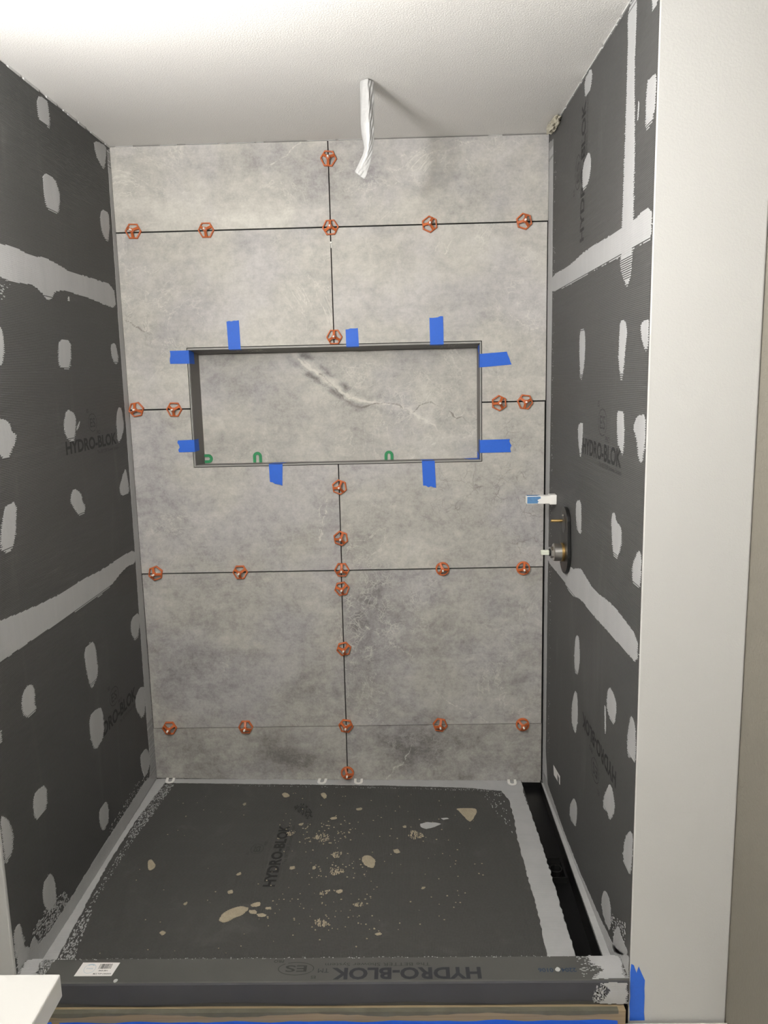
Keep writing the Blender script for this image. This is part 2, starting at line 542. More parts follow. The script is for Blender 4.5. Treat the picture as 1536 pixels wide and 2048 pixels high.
# ------------------------------------------------------------------ measured outlines (millimetres)
LEFT =[
[(-558,2359),(-496,2375),(-484,2357),(-488,2291),(-521,2301),(-562,2297)],
[(-148,2360),(-43,2375),(-32,2361),(-72,2284),(-97,2295),(-140,2318)],
[(-564,2160),(-485,2163),(-461,2133),(-463,2095),(-490,2061),(-555,2067),(-569,2105)],
[(-129,2150),(-59,2156),(-61,2105),(-88,2045),(-133,2071),(-146,2112)],
[(-883,1928),(-849,1925),(-760,1929),(-675,1920),(-591,1929),(-523,1922),(-442,1912),(-284,1914),(-65,1915),(-59,1834),(-183,1843),(-392,1852),(-539,1851),(-594,1808),(-651,1835),(-690,1846),(-798,1840),(-866,1844),(-900,1844)],
[(-465,1837),(-451,1836),(-454,1824),(-464,1824)],
[(-920,1725),(-890,1727),(-880,1702),(-880,1668),(-896,1637),(-911,1628),(-940,1625)],
[(-552,1709),(-471,1710),(-479,1656),(-500,1623),(-569,1631),(-569,1663)],
[(-144,1709),(-93,1723),(-74,1678),(-78,1657),(-101,1645),(-135,1666)],
[(-542,1513),(-488,1494),(-481,1474),(-493,1439),(-514,1409),(-564,1429),(-575,1459)],
[(-451,1474),(-467,1452),(-488,1444),(-473,1460)],
[(-970,1505),(-937,1501),(-907,1498),(-888,1482),(-886,1466),(-861,1458),(-877,1434),(-924,1396),(-955,1415),(-987,1424)],
[(-113,1502),(-79,1495),(-69,1428),(-96,1400),(-142,1374),(-143,1457)],
[(-85,1288),(-73,1246),(-65,1191),(-147,1194),(-166,1223),(-127,1260)],
[(-542,1279),(-494,1257),(-482,1224),(-466,1208),(-486,1188),(-517,1187),(-564,1227),(-573,1253)],
[(-956,1289),(-898,1293),(-913,1221),(-936,1186),(-963,1168),(-1001,1191),(-985,1243),(-960,1281)],
[(-1069,1026),(-1036,1022),(-906,1009),(-775,999),(-664,993),(-539,997),(-372,987),(-212,991),(-51,986),(-57,934),(-151,947),(-358,910),(-530,914),(-704,919),(-825,923),(-951,923),(-1056,924),(-1090,924)],
[(-65,753),(-57,710),(-111,650),(-163,707),(-148,752)],
[(-508,793),(-484,772),(-479,698),(-484,675),(-505,658),(-541,644),(-563,705),(-573,785)],
[(-913,814),(-901,788),(-909,754),(-900,738),(-950,731),(-976,766),(-972,798),(-946,817)],
[(-1110,782),(-1089,765),(-1084,741),(-1097,729),(-1119,735)],
[(-515,571),(-471,557),(-471,461),(-555,447),(-582,509),(-576,573)],
[(-110,481),(-57,458),(-74,384),(-105,352),(-169,417),(-170,463)],
[(-85,232),(-57,169),(-87,144),(-137,136),(-164,196),(-164,243)],
[(-503,253),(-489,215),(-498,178),(-544,167),(-571,221),(-559,255)],
[(-889,520),(-898,451),(-963,454),(-973,504),(-953,531)],
[(-1149,568),(-1101,543),(-1086,514),(-1083,480),(-1095,447),(-1139,439),(-1168,476)],
[(-919,278),(-895,241),(-896,190),(-905,165),(-952,181),(-971,233),(-957,273)],
[(-1098,261),(-1090,232),(-1082,184),(-1134,176),(-1134,238),(-1121,261)],
[(-1033,175),(-1024,153),(-1004,120),(-1025,117),(-1069,139),(-1057,169)],
]
RIGHT =[
[(-937,2357),(-945,2281),(-941,2118),(-937,2031),(-934,1931),(-925,1845),(-937,1813),(-960,1788),(-991,1764),(-1015,1795),(-1023,1838),(-1024,1903),(-1019,1958),(-1021,2046),(-1000,2226),(-1006,2309),(-1004,2368),(-973,2381),(-958,2378)],
[(-68,1907),(-364,1901),(-566,1914),(-928,1906),(-1024,1907),(-1153,1916),(-1157,1842),(-1092,1847),(-1041,1846),(-934,1844),(-669,1848),(-347,1843),(-35,1855)],
[(-596,2381),(-610,2345),(-590,2318),(-533,2317),(-517,2368)],
[(-591,2170),(-618,2127),(-598,2092),(-535,2072),(-514,2099),(-517,2148)],
[(-1111,2319),(-1157,2299),(-1142,2288),(-1121,2286)],
[(-1159,2160),(-1156,2101),(-1136,2075),(-1094,2067),(-1094,2167),(-1120,2166)],
[(-1036,2148),(-1044,2142),(-1040,2109),(-1033,2111)],
[(-514,1704),(-571,1701),(-586,1669),(-579,1603),(-539,1548),(-514,1620)],
[(-939,1697),(-981,1697),(-1000,1666),(-990,1646),(-979,1589),(-962,1549),(-931,1601),(-934,1665)],
[(-1101,1681),(-1153,1688),(-1161,1673),(-1159,1629),(-1140,1617),(-1104,1656)],
[(-566,1445),(-575,1416),(-566,1376),(-550,1330),(-520,1383),(-510,1426)],
[(-933,1488),(-988,1491),(-998,1435),(-991,1380),(-968,1397),(-945,1407),(-932,1447)],
[(-1096,1483),(-1156,1489),(-1163,1425),(-1139,1379),(-1112,1390),(-1101,1428),(-1064,1455)],
[(-507,1203),(-566,1215),(-576,1163),(-574,1109),(-520,1122),(-503,1166)],
[(-901,1233),(-938,1239),(-944,1223),(-998,1212),(-998,1170),(-949,1118),(-913,1158)],
[(-1133,1188),(-1159,1185),(-1158,1123),(-1138,1099),(-1095,1107),(-1091,1147)],
[(-40,970),(-232,985),(-461,981),(-575,1015),(-639,1006),(-741,992),(-936,1006),(-1014,1002),(-1148,992),(-1151,929),(-1021,928),(-860,923),(-730,920),(-582,923),(-452,898),(-336,918),(-43,912)],
[(-531,795),(-578,802),(-590,736),(-568,680),(-526,674),(-515,731)],
[(-531,617),(-566,617),(-578,541),(-548,480),(-497,492),(-493,552)],
[(-923,787),(-971,784),(-996,763),(-978,707),(-940,703),(-904,720),(-905,761)],
[(-879,717),(-894,721),(-900,648),(-890,643)],
[(-1117,798),(-1146,787),(-1169,752),(-1163,691),(-1123,696),(-1096,679),(-1093,746)],
[(-536,261),(-571,273),(-594,252),(-577,191),(-521,169),(-491,173),(-488,208)],
[(-946,532),(-980,532),(-1007,492),(-955,433),(-928,450),(-894,430),(-891,459),(-924,501)],
[(-1133,513),(-1164,518),(-1174,459),(-1143,404),(-1084,404),(-1095,471)],
[(-928,221),(-984,222),(-998,174),(-982,135),(-931,129),(-891,156)],
[(-1057,213),(-1099,200),(-1154,205),(-1081,145),(-1014,105),(-1024,156)],
]
TONE = [(512,2306,222,45,-0.1,0),(646,2213,120,35,-0.1,0),(176,2169,156,57,0.12,0),(469,2128,207,36,0.14,0),(717,2276,85,64,-0.1,0),(880,2296,76,96,-0.09,0),(1093,2306,118,79,-0.03,0),(1262,2156,102,73,-0.1,0),(953,2148,120,49,0.08,0),(1212,2319,101,47,0.03,0),(570,2059,138,41,-0.06,0),(162,1969,122,83,0.05,0),(402,1861,105,101,0.04,0),(631,1855,70,101,-0.05,0),(1070,1912,191,100,0.05,0),(1382,2005,120,99,0.03,0),(915,1983,86,83,-0.02,0),(90,1696,89,86,-0.02,0),(98,1555,72,52,0.03,0),(1384,1596,88,69,-0.01,0),(368,1584,110,90,-0.03,1),(322,1420,149,73,0.06,1),(641,1469,129,109,0.02,1),(972,1350,167,73,0.02,1),(1086,1568,109,72,0.05,1),(635,1320,112,74,0.06,1),(298,1659,110,53,-0.05,1),(125,1156,110,110,-0.05,0),(419,1150,165,73,-0.03,0),(578,998,129,74,-0.07,0),(260,947,167,47,-0.04,0),(75,970,74,56,0.02,0),(968,1139,163,109,0.02,0),(1259,1133,145,127,-0.04,0),(1405,982,91,93,-0.04,0),(855,1011,73,93,-0.06,0),(1019,933,110,47,0.03,0),(284,716,206,96,0.03,0),(119,502,114,99,-0.07,0),(351,558,113,23,-0.08,0),(611,415,133,43,-0.09,0),(495,376,114,28,-0.05,0),(582,653,131,116,0.02,0),(94,700,94,27,-0.05,0),(839,765,93,105,-0.13,0),(789,649,56,77,-0.09,0),(1146,682,111,115,-0.04,0),(1107,585,93,58,-0.05,0),(957,607,75,77,-0.04,0),(998,800,92,76,0.04,0),(1053,761,29,95,0.07,0),(920,627,93,38,0.06,0),(1388,639,93,154,0.0,0),(1389,423,56,39,-0.07,0),(878,451,113,79,-0.06,0),(1143,366,113,59,-0.03,0),(485,152,106,71,-0.14,0),(581,130,77,61,-0.1,0),(214,176,155,82,0.0,0),(641,191,77,40,0.03,0),(968,166,153,81,-0.1,0),(1064,206,114,61,-0.08,0),(869,74,116,29,-0.04,0),(1332,141,114,81,0.01,0),(1236,121,76,61,-0.05,0)]
CRACK = [(1367,1186,126,99,0.62,0),(1404,1019,109,129,0.62,0),(1205,1171,108,91,0.45,0),(1385,1367,89,71,0.5,0),(1150,1117,90,91,0.35,0),(41,1767,71,68,0.55,0),(1178,1566,91,72,0.4,1),(790,1502,110,54,0.25,1),(484,131,96,61,0.25,0),(648,374,76,80,0.35,0)]
WEB = [(839,765,111,133,0.62,0),(788,610,75,116,0.5,0),(1053,761,46,114,0.45,0),(920,608,112,77,0.5,0),(1401,1768,95,101,0.6,0),(1262,2041,154,65,0.5,0),(1158,1365,129,92,0.62,1),(1068,1532,201,72,0.45,1),(757,1612,146,71,0.5,1),(987,166,172,81,0.35,0),(571,2075,156,41,0.2,0),(47,1836,53,51,0.5,0),(1434,1936,69,99,0.5,0),(916,2050,103,49,0.2,0)]
DARK_VEINS = [([(772,1503),(831,1474),(874,1486),(920,1492),(975,1476),(1011,1446)],1),([(1023,1453),(1049,1475),(1089,1485),(1113,1473)],1),([(1156,1454),(1181,1428),(1205,1433),(1233,1408),(1257,1422)],1),([(9,1803),(43,1785),(94,1749)],0),([(683,1605),(719,1562),(772,1503)],1)]
LIGHT_VEINS = [([(594,1667),(620,1637),(683,1600),(728,1568),(773,1521),(828,1502),(920,1488),(1002,1465),(1048,1431),(1103,1404),(1140,1347)],1),([(630,1648),(701,1577),(755,1540)],1),([(1050,1569),(1068,1514),(1104,1484)],1),([(1130,1310),(1167,1347),(1232,1354),(1260,1382)],1),([(1103,1404),(1121,1329),(1158,1282)],1),([(1008,1275),(1065,1321),(1140,1347)],1)]
THIN_VEINS = [([(822,665),(902,613),(972,564),(1005,538)],0),([(1068,418),(1143,357),(1238,305),(1285,272)],0),([(898,48),(928,95),(958,109),(978,150),(999,187)],0),([(1159,2036),(1141,1995),(1146,2011),(1180,2068)],0),([(653,2380),(600,2333),(547,2306)],0),([(992,2326),(1060,2340),(1077,2346)],0),([(675,1127),(671,996),(704,1145)],0),([(1124,2045),(1103,2004)],0),([(1349,1804),(1436,1734),(1480,1741)],0)]
SPLATS = [[(138,-554),(147,-543),(172,-576),(172,-598),(157,-609)],[(431,-851),(442,-807),(481,-784),(512,-794),(500,-821),(472,-843),(454,-860)],[(510,-780),(536,-763),(543,-785),(519,-791)],[(510,-803),(531,-803),(539,-821),(517,-821)],[(502,-116),(519,-105),(541,-131),(521,-147)],[(648,-115),(665,-104),(676,-138),(667,-157)],[(1146,-221),(1216,-217),(1223,-239),(1206,-288),(1189,-319),(1175,-285),(1157,-239)],[(823,-531),(850,-522),(870,-556),(865,-598),(844,-589),(828,-567)],[(975,-407),(984,-369),(1014,-385),(1031,-407),(1013,-420),(988,-432)],[(594,-330),(611,-320),(611,-340),(597,-340)],[(700,-289),(721,-279),(727,-296),(707,-303)],[(598,-591),(615,-583),(618,-600),(603,-605)],[(670,-592),(678,-581),(683,-594),(676,-605)],[(755,-714),(770,-704),(778,-717),(762,-729)],[(701,-721),(729,-709),(759,-707),(745,-721),(710,-738)],[(556,-792),(574,-787),(576,-801),(560,-801)],[(535,-821),(555,-817),(569,-830),(549,-837)],[(878,-908),(894,-904),(896,-914),(881,-918)],[(1010,-698),(1022,-693),(1021,-705),(1012,-708)],[(280,-901),(286,-891),(301,-902),(293,-914)],[(439,-626),(451,-615),(454,-631),(442,-636)],[(372,-192),(383,-181),(386,-199),(379,-206)],[(428,-715),(443,-705),(449,-722),(435,-729)],[(313,-774),(321,-764),(326,-776),(317,-781)],[(922,-493),(943,-487),(947,-511),(930,-513)],[(787,-226),(808,-215),(810,-233),(793,-237)],[(955,-346),(967,-339),(969,-353),(960,-356)],[(675,-385),(701,-395),(715,-420),(697,-448),(673,-432)],[(659,-401),(677,-407),(673,-432),(658,-420)],[(727,-600),(758,-595),(775,-611),(746,-637),(733,-632)],[(720,-516),(751,-498),(765,-516),(739,-545)],[(808,-777),(832,-763),(842,-786),(819,-793)],[(704,-849),(728,-845),(751,-867),(731,-879),(709,-871)],[(559,-385),(587,-369),(591,-401),(569,-407)]]


# ================================================================== THE SETTING
# back wall: dark substrate with the niche opening cut out
NX0, NX1, NZ0, NZ1 = 0.223, 1.2655, 1.276, 1.699
YB = 0.098
wall_back = MB()
for a, b, c, d in ((-0.06, NX0 - .004, -0.05, H), (NX1 + .004, W + .06, -0.05, H), (NX0 - .004, NX1 + .004, -0.05, NZ0 - .004), (NX0 - .004, NX1 + .004, NZ1 + .004, H)):
    wall_back.box(a, b, 0.0105, 0.13, c, d)
wall_back.box(NX0 - .004, NX1 + .004, YB + .0105, 0.13, NZ0 - .004, NZ1 + .004)
wall_back = tag(wall_back.build('wall_back', M['black_gap']), kind='structure')

def seg_dist(px, pz, pts):
    d = np.full(px.shape, 1e6)
    for (x0, z0), (x1, z1) in zip(pts[:-1], pts[1:]):
        dx, dz = x1 - x0, z1 - z0
        t = np.clip(((px - x0) * dx + (pz - z0) * dz) / (dx * dx + dz * dz + 1e-9), 0, 1)
        d = np.minimum(d, np.hypot(px - x0 - t * dx, pz - z0 - t * dz))
    return d

def wobble(px, pz, s, seed):
    r = np.random.default_rng(seed)
    o = np.zeros(px.shape)
    for k in range(5):
        a, b, c = r.uniform(-1, 1, 3)
        f = s * (1.7 ** k)
        o += np.sin(px * f * a + pz * f * b + c * 9) / (1.5 ** k)
    return o / 2.2

def masks(x, z, niche):
    """Tone / dark crackle / light web for points on the wall (metres)."""
    X, Z = x * 1000, z * 1000
    wx = X + 26 * wobble(x, z, 38, 1) + 9 * wobble(x, z, 160, 4); wz = Z + 18 * wobble(x, z, 44, 2) + 7 * wobble(x, z, 170, 5)
    R = np.full(x.shape, 0.5) + (0.02 if niche else ROW_TONE_FALLOFF); G = np.zeros(x.shape); B = np.zeros(x.shape)
    for cx, cz, rx, rz, a, n in TONE:
        if n == niche: R += a * np.exp(-((wx - cx) / rx) ** 2 - ((wz - cz) / rz) ** 2)
    for L, A in ((CRACK, G), (WEB, B)):
        for cx, cz, rx, rz, a, n in L:
            if n == niche: A += a * np.exp(-((wx - cx) / rx) ** 2 - ((wz - cz) / rz) ** 2)
    lx = X + 5 * wobble(x, z, 120, 3); lz = Z + 5 * wobble(x, z, 130, 6)
    G = np.minimum(G, .5); B = np.minimum(B, .5)
    for k, (pts, n) in enumerate(LIGHT_VEINS):
        if n == niche:
            d = seg_dist(lx, lz, pts)
            w = 13 if k == 0 else 8
            B = np.maximum(B, (1.0 if k < 2 else .8) * np.exp(-(d / (w * (0.62 if k < 2 else .42))) ** 2) * (0.80 + .35 * wobble(x, z, 110, 7)))
            R += (0.10 if k < 2 else .05) * np.exp(-(d / 16) ** 2) - (0.17 if k < 2 else 0.03) * np.exp(-((d - 20) / 13) ** 2) * np.clip(.55 + wobble(x, z, 75, 8), 0, 1) * np.clip((1.02 - x) / .25, .25, 1)
    for pts, n in THIN_VEINS:
        if n == niche: B = np.maximum(B, 0.84 * np.exp(-(seg_dist(lx, lz, pts) / 4.2) ** 2))
    for pts, n in DARK_VEINS:
        if n == niche: G = np.maximum(G, 1.0 * np.exp(-(seg_dist(lx, lz, pts) / 4.0) ** 2) * (.9 + .2 * wobble(x, z, 70, 9)))
    return np.clip(np.stack([R, G, B, np.ones(x.shape)], -1), 0, 1)

def axis_pts(a, b, step, keep=()):
    ks = sorted({a, b, *[k for k in keep if a < k < b]})
    out = []
    for p, q in zip(ks[:-1], ks[1:]):
        n = max(1, int(round((q - p) / step)))
        out += [p + (q - p) * i / n for i in range(n)]
    return np.array(out + [ks[-1]])

ROW_TONE_FALLOFF = 0.0
def tile_panel(corner, hole=None, niche=0, y=0.0, step=0.0042, depth=0.010, parent=None):
    """A porcelain tile: corner = (xl, xr, z0l, z0r, z1l, z1r); hole cut from it."""
    xl, xr, z0l, z0r, z1l, z1r = corner
    kx = [hole[0], hole[1]] if hole else []
    kz = [hole[2], hole[3]] if hole else []
    xs = axis_pts(xl, xr, step, kx); zs = axis_pts(min(z0l, z0r), max(z1l, z1r), step, kz)
    X, Z = np.meshgrid(xs, zs)
    t = (X - xl) / (xr - xl)
    lo = z0l + (z0r - z0l) * t; hi = z1l + (z1r - z1l) * t
    zc0, zc1 = min(z0l, z0r), max(z1l, z1r)
    Zm = lo + (hi - lo) * (Z - zc0) / (zc1 - zc0)
    if not hole: Z = Zm
    nz, nx = X.shape
    idx = np.arange(nz * nx).reshape(nz, nx)
    cxm = (xs[:-1] + xs[1:]) / 2; czm = (zs[:-1] + zs[1:]) / 2
    keep = np.ones((nz - 1, nx - 1), bool)
    if hole:
        keep &= ~(((cxm > hole[0]) & (cxm < hole[1]))[None, :] & ((czm > hole[2]) & (czm < hole[3]))[:, None])
    q = np.stack([idx[:-1, :-1], idx[:-1, 1:], idx[1:, 1:], idx[1:, :-1]], -1)[keep]
    co = np.stack([X.ravel(), np.full(nz * nx, y), Z.ravel()], -1)
    used = np.unique(q)
    remap = -np.ones(nz * nx, int); remap[used] = np.arange(len(used))
    q = remap[q]; co = co[used]
    e = np.concatenate([q[:, [0, 1]], q[:, [1, 2]], q[:, [2, 3]], q[:, [3, 0]]])
    es = np.sort(e, 1)
    _, inv, cnt = np.unique(es, axis=0, return_inverse=True, return_counts=True)
    be = e[cnt[inv.ravel()] == 1]
    n = len(co)
    bv = np.unique(be); bm_ = -np.ones(n, int); bm_[bv] = np.arange(len(bv)) + n
    back = co[bv].copy(); back[:, 1] += depth
    # softened arris: the outer ring steps back a little
    co_all = np.concatenate([co, back])
    side = np.stack([be[:, 1], be[:, 0], bm_[be[:, 0]], bm_[be[:, 1]]], -1)
    me = bpy.data.meshes.new('tile')
    me.from_pydata(co_all, [], np.concatenate([q, side]).tolist())
    at = me.color_attributes.new('mask', 'FLOAT_COLOR', 'POINT')
    at.data.foreach_set('color', masks(co_all[:, 0], co_all[:, 2], niche).astype(np.float32).ravel())
    me.materials.append(M['stone'])
    o = bpy.data.objects.new('tile', me)
    COL.objects.link(o)
    o.parent = parent
    return o

g = 0.0025
zr = (2.0975, 1.486, 0.8795, 0.268)
xc = (0.7470, 0.7462, 0.7475, 0.7450, 0.7440)
XR = (1.4955, 1.4930, 1.4900, 1.4890, 1.4905)
XL = (-0.0005, 0.0005, 0.0010, 0.0020, 0.0)
hole = (NX0 - .0025, NX1 + .0025, NZ0 - .0025, NZ1 + .0025)
rows = [(zr[0] + g, zr[0] + g, H - .003, H - .003), (zr[1] + g, zr[1] + g, zr[0] - g, zr[0] - g), (zr[2] + g, zr[2] + g, zr[1] - g, zr[1] - g),
        (zr[3] + g * .5, zr[3] + g * .5, zr[2] - g, zr[2] - g), (None, None, zr[3] - g * .5, zr[3] - g * .5)]
for i, (a, b, c, d) in enumerate(rows):
    if a is None: a, m_, b = 0.0635, 0.0435, 0.0255
    else: m_ = a
    h_ = hole if i in (1, 2) else None
    ROW_TONE_FALLOFF = (0.05, 0.06, -0.005, -0.05, -0.10)[i]      # slab tone by course, with the light falloff down the wall painted in
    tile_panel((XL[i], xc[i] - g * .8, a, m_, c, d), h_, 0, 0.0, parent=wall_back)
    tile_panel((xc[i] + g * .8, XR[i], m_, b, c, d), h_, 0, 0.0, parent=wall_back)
# niche: back tile and four return tiles
tile_panel((NX0 + .010, NX1 - .004, NZ0 + .001, NZ0 + .001, NZ1 - .0195, NZ1 - .0195), None, 1, YB, 0.0033, parent=wall_back)
def niche_return(p):
    mb = MB().hexa(p)
    return mb.build('niche_return_tile', M['stone'], wall_back)
e = .0058
niche_return([(NX0 + e - .004, .004, NZ0 + e), (NX0 + e, .004, NZ0 + e), (NX0 + .0155, YB - .001, NZ0 + .002), (NX0 + .004, YB - .001, NZ0 + .002),
              (NX0 + e - .004, .004, NZ1 - e - .003), (NX0 + e, .004, NZ1 - e - .003), (NX0 + .0155, YB - .001, NZ1 - .017), (NX0 + .004, YB - .001, NZ1 - .017)])
niche_return([(NX1 - e, .004, NZ0 + e), (NX1 - e + .004, .004, NZ0 + e), (NX1 - .002, YB - .001, NZ0 + .002), (NX1 - .0065, YB - .001, NZ0 + .002),
              (NX1 - e, .004, NZ1 - e - .003), (NX1 - e + .004, .004, NZ1 - e - .003), (NX1 - .002, YB - .001, NZ1 - .017), (NX1 - .0065, YB - .001, NZ1 - .017)])
niche_return([(NX0 + e, .004, NZ0 + .001), (NX1 - e, .004, NZ0 + .001), (NX1 - e, YB - .001, NZ0 - .003), (NX0 + e, YB - .001, NZ0 - .003),
              (NX0 + e, .004, NZ0 + e), (NX1 - e, .004, NZ0 + e), (NX1 - e, YB - .001, NZ0 + .0015), (NX0 + e, YB - .001, NZ0 + .0015)])
niche_return([(NX0 + e, .004, NZ1 - e - .001), (NX1 - e, .004, NZ1 - e - .001), (NX1 - e, YB - .001, NZ1 - .0185), (NX0 + e, YB - .001, NZ1 - .0185),
              (NX0 + e, .004, NZ1 - e + .004), (NX1 - e, .004, NZ1 - e + .004), (NX1 - e, YB - .001, NZ1 - .002), (NX0 + e, YB - .001, NZ1 - .002)])
def edge_trim(a, b, c, d):
    MB().box(a, b, -.0016, .008, c, d).build('niche_edge_trim', M['trim'], wall_back, bevel=.0008)
edge_trim(NX0, NX0 + .0045, NZ0, NZ1); edge_trim(NX1 - .0045, NX1, NZ0, NZ1)
edge_trim(NX0 + .0045, NX1 - .0045, NZ0, NZ0 + .0045); edge_trim(NX0 + .0045, NX1 - .0045, NZ1 - .0065, NZ1)

# left wall: three backer boards behind sealant, then painted drywall toward the room
BT = 0.013
wall_left = tag(MB().box(-.09, -BT - .0005, -1.135, .0, -.05, H - .004).build('wall_left', M['black_gap']), kind='structure')
def board(parent, side, y0, y1, z0, z1):
    mb = MB()
    if side == 'L': mb.box(-BT, 0, y0, y1, z0, z1)
    else: mb.box(W, W + BT, y0, y1, z0, z1)
    return mb.build('backer_board', M['board'], parent)
YL = -1.132
for z0, z1 in ((-.02, .9545), (.9565, 1.884), (1.886, H - .006)): board(wall_left, 'L', YL, 0.010, z0, z1)
wall_right = tag(MB().box(W + BT + .0005, W + .0900, YW + .012, .0, -.05, H - .004).build('wall_right', M['black_gap']), kind='structure')
YR = YW + .0015
for y0, y1, z0, z1 in ((YR, .01, -.02, .954), (YR, .01, .956, 1.874), (-.984, .01, 1.876, H - .007), (YR, -.986, 1.876, H - .007)): board(wall_right, 'R', y0, y1, z0, z1)

for side, data, fn, par in (('L', LEFT, on_left, wall_left), ('R', RIGHT, on_right, wall_right)):
    for i, poly in enumerate(data):
        if side == 'L' and i in (4, 16): poly = [(-1125 if u < (-880 if i == 4 else -1066) else u, v) for u, v in poly]   # runs on to the board's end
        p = [(u, min(v, H - .008)) for u, v in mm(poly)]
        big = max(q[0] for q in p) - min(q[0] for q in p) > .5
        lim = YL if side == 'L' else YR
        p = [(max(u, lim + .001), v) for u, v in p]
        comb_patch(p, fn, 100 + i + (50 if side == 'R' else 0), thick=.0008 + .00005 * (i % 7), comb=.006 if big else .0065, soft=1).build('sealant_patch', M['sealant'], par)
# corner and base sealant strips on both side walls
comb_patch([(-.003, .06), (-.003, H - .01), (-.030, H - .02), (-.045, 1.78), (-.052, 1.17), (-.068, .42), (-.066, .15), (-.09, .10)], on_left, 31, thick=.0011, comb=.003).build('sealant_strip', M['sealant'], wall_left)
comb_patch([(-.003, .03), (-.003, H - .03), (-.075, H - .04), (-.088, 1.76), (-.075, 1.2), (-.060, .77), (-.062, .19), (-.09, .12), (-.12, .04)], on_right, 32, thick=.0011, comb=.003).build('sealant_strip', M['sealant'], wall_right)
comb_patch([(-.02, .055), (-.02, .10), (-.15, .122), (-.56, .127), (-.83, .124), (-.95, .125), (-1.04, .14), (-1.09, .19), (-1.12, .20), (-1.13, .14), (-1.13, .08), (-.9, .07), (-.4, .062)], on_left, 33, comb=.008, thick=.00105).build('sealant_strip', M['sealant'], wall_left)
comb_patch([(-.02, .03), (-.02, .09), (-.12, .075), (-.40, .066), (-.65, .078), (-.86, .10), (-1.02, .125), (-1.08, .155), (-1.1565, .20), (-1.1565, .07), (-.9, .06), (-.4, .04)], on_right, 34, comb=.006, thick=.00105).build('sealant_strip', M['sealant'], wall_right)
sp = MB(); r_ = random.Random(5)
specks(sp, [(-.82, .115), (-1.0, .115), (-1.04, .19), (-.95, .20), (-.84, .165)], on_left, 330, r_, (.002, .006), 2.0)
specks(sp, [(-.10, .11), (-.15, .11), (-.50, .122), (-.50, .15), (-.25, .165), (-.10, .14)], on_left, 120, r_, (.0015, .004), 2.0)
specks(sp, [(-.80, 1.845), (-.90, 1.85), (-.90, 1.79), (-.86, 1.79)], on_left, 60, r_, (.002, .006), 2.0)
tag(sp.build('sealant_specks', M['sealant'], wall_left), kind='stuff')
sp = MB()
specks(sp, [(-.10, .15), (-.13, .15), (-.13, 2.3), (-.10, 2.3)], on_right, 120, r_, (.0015, .004), 2.0)
specks(sp, [(-1.0, .16), (-1.12, .16), (-1.12, .26), (-1.0, .20)], on_right, 120, r_, (.002, .005), 2.0)
tag(sp.build('sealant_specks', M['sealant'], wall_right), kind='stuff')
# maker's print
brand_print(wall_left, on_left, (-.572, 1.380), (1, 0), (0, 1), .418, .036, (-.354, 1.461, .80, 1.25), (-.333, 1.360, .19, .30))
brand_print(wall_left, on_left, (-.560, .462), (1, 0), (0, 1), .40, .042, (-.364, .551, .75, 1.3), (-.33, .437, .17, .30))
brand_print(wall_right, on_right, (-.540, 1.945), (0, 1), (1, 0), .37, .046, (-.455, 2.145, .80, 1.3), (-.565, 2.13, .19, .26))
brand_print(wall_right, on_right, (-.576, 1.355), (-1, 0), (0, 1), .40, .042, (-.793, 1.452, .85, 1.25), (-.765, 1.336, .215, .30))
brand_print(wall_right, on_right, (-1.005, .592), (1, 0), (0, -1), .37, .042, (-.796, .490, .80, 1.3), None)
# small label stuck low on the right wall
lab = MB(); lab.prism(mm([(-211, 206), (-326, 224), (-328, 193), (-222, 174)]), on_right, .0001, .0006); 
sticker = tag(lab.build('barcode_label', M['paper']), 'small white barcode label low on the right dark wall', 'label')
bb = MB()
for k in range(9):
    u = -.285 - .0035 * k
    bb.prism([(u, .188), (u - .0014 - .0008 * (k % 2), .188), (u - .0014 - .0008 * (k % 2), .211), (u, .211)], on_right, .0006, .0008)
bb.build('barcode_print', M['print'], sticker)

# white painted surfaces of the room
tag(MB().box(-.18, -.0905, -4.0, .0, -.05, H).build('wall_left_room', M['drywall']), kind='structure')
tag(MB().box(-.0903, .0004, YL - .0125, YL - .0005, -.05, H).build('wall_end_left', M['drywall'], bevel=.003), kind='structure')
stub = MB()
stub.box(W + .0003, 1.7310, YW - .0, YW + .0118, -.05, H)
stub = tag(stub.build('wall_end', M['drywall'], bevel=.004), kind='structure')
tag(MB().box(1.7315, 1.82, -4.0, YW + .0118, -.05, H).build('wall_right_room', M['beige']), kind='structure')
tag(MB().box(-.18, 1.82, -4.1, -4.0, -.05, H).build('wall_front', M['ceiling']), kind='structure')
tag(MB().box(-.19, 1.82, -4.1, .14, H, H + .10).build('ceiling', M['ceiling']), kind='structure')
tag(MB().box(-.19, 1.82, -4.1, .14, -.09, -.052).build('floor_room', M['floor_room']), kind='structure')

# white caulk crumbs along the ceiling line
cb = MB(); r_ = random.Random(11)
y = -1.1
while y < -.03:
    L = r_.uniform(.02, .09); w = r_.uniform(.001, .0032)
    cb.box(-.004, .0008 + w * .4, y, y + L, H - .004 - w, H - .0005); y += L + r_.choice((.004, .02, .05))
tag(cb.build('ceiling_caulk', M['drywall'], wall_left), kind='stuff')
cb = MB(); y = -1.12
while y < -.25:
    L = r_.uniform(.02, .12); w = r_.uniform(.001, .003)
    cb.box(W - .0008 - w * .4, W + .004, y, y + L, H - .002 - w, H - .0003); y += L + r_.choice((.004, .02))
tag(cb.build('ceiling_caulk', M['drywall'], wall_right), kind='stuff')
cb = MB(); x = .02
while x < W - .1:
    L = r_.uniform(.02, .11)
    if r_.random() < .35: cb.box(x, x + L, -.0006, .006, H - .0018 - r_.uniform(0, .0008), H - .0003)
    x += L + r_.choice((.006, .03))
tag(cb.build('ceiling_caulk', M['drywall'], wall_back), kind='stuff')

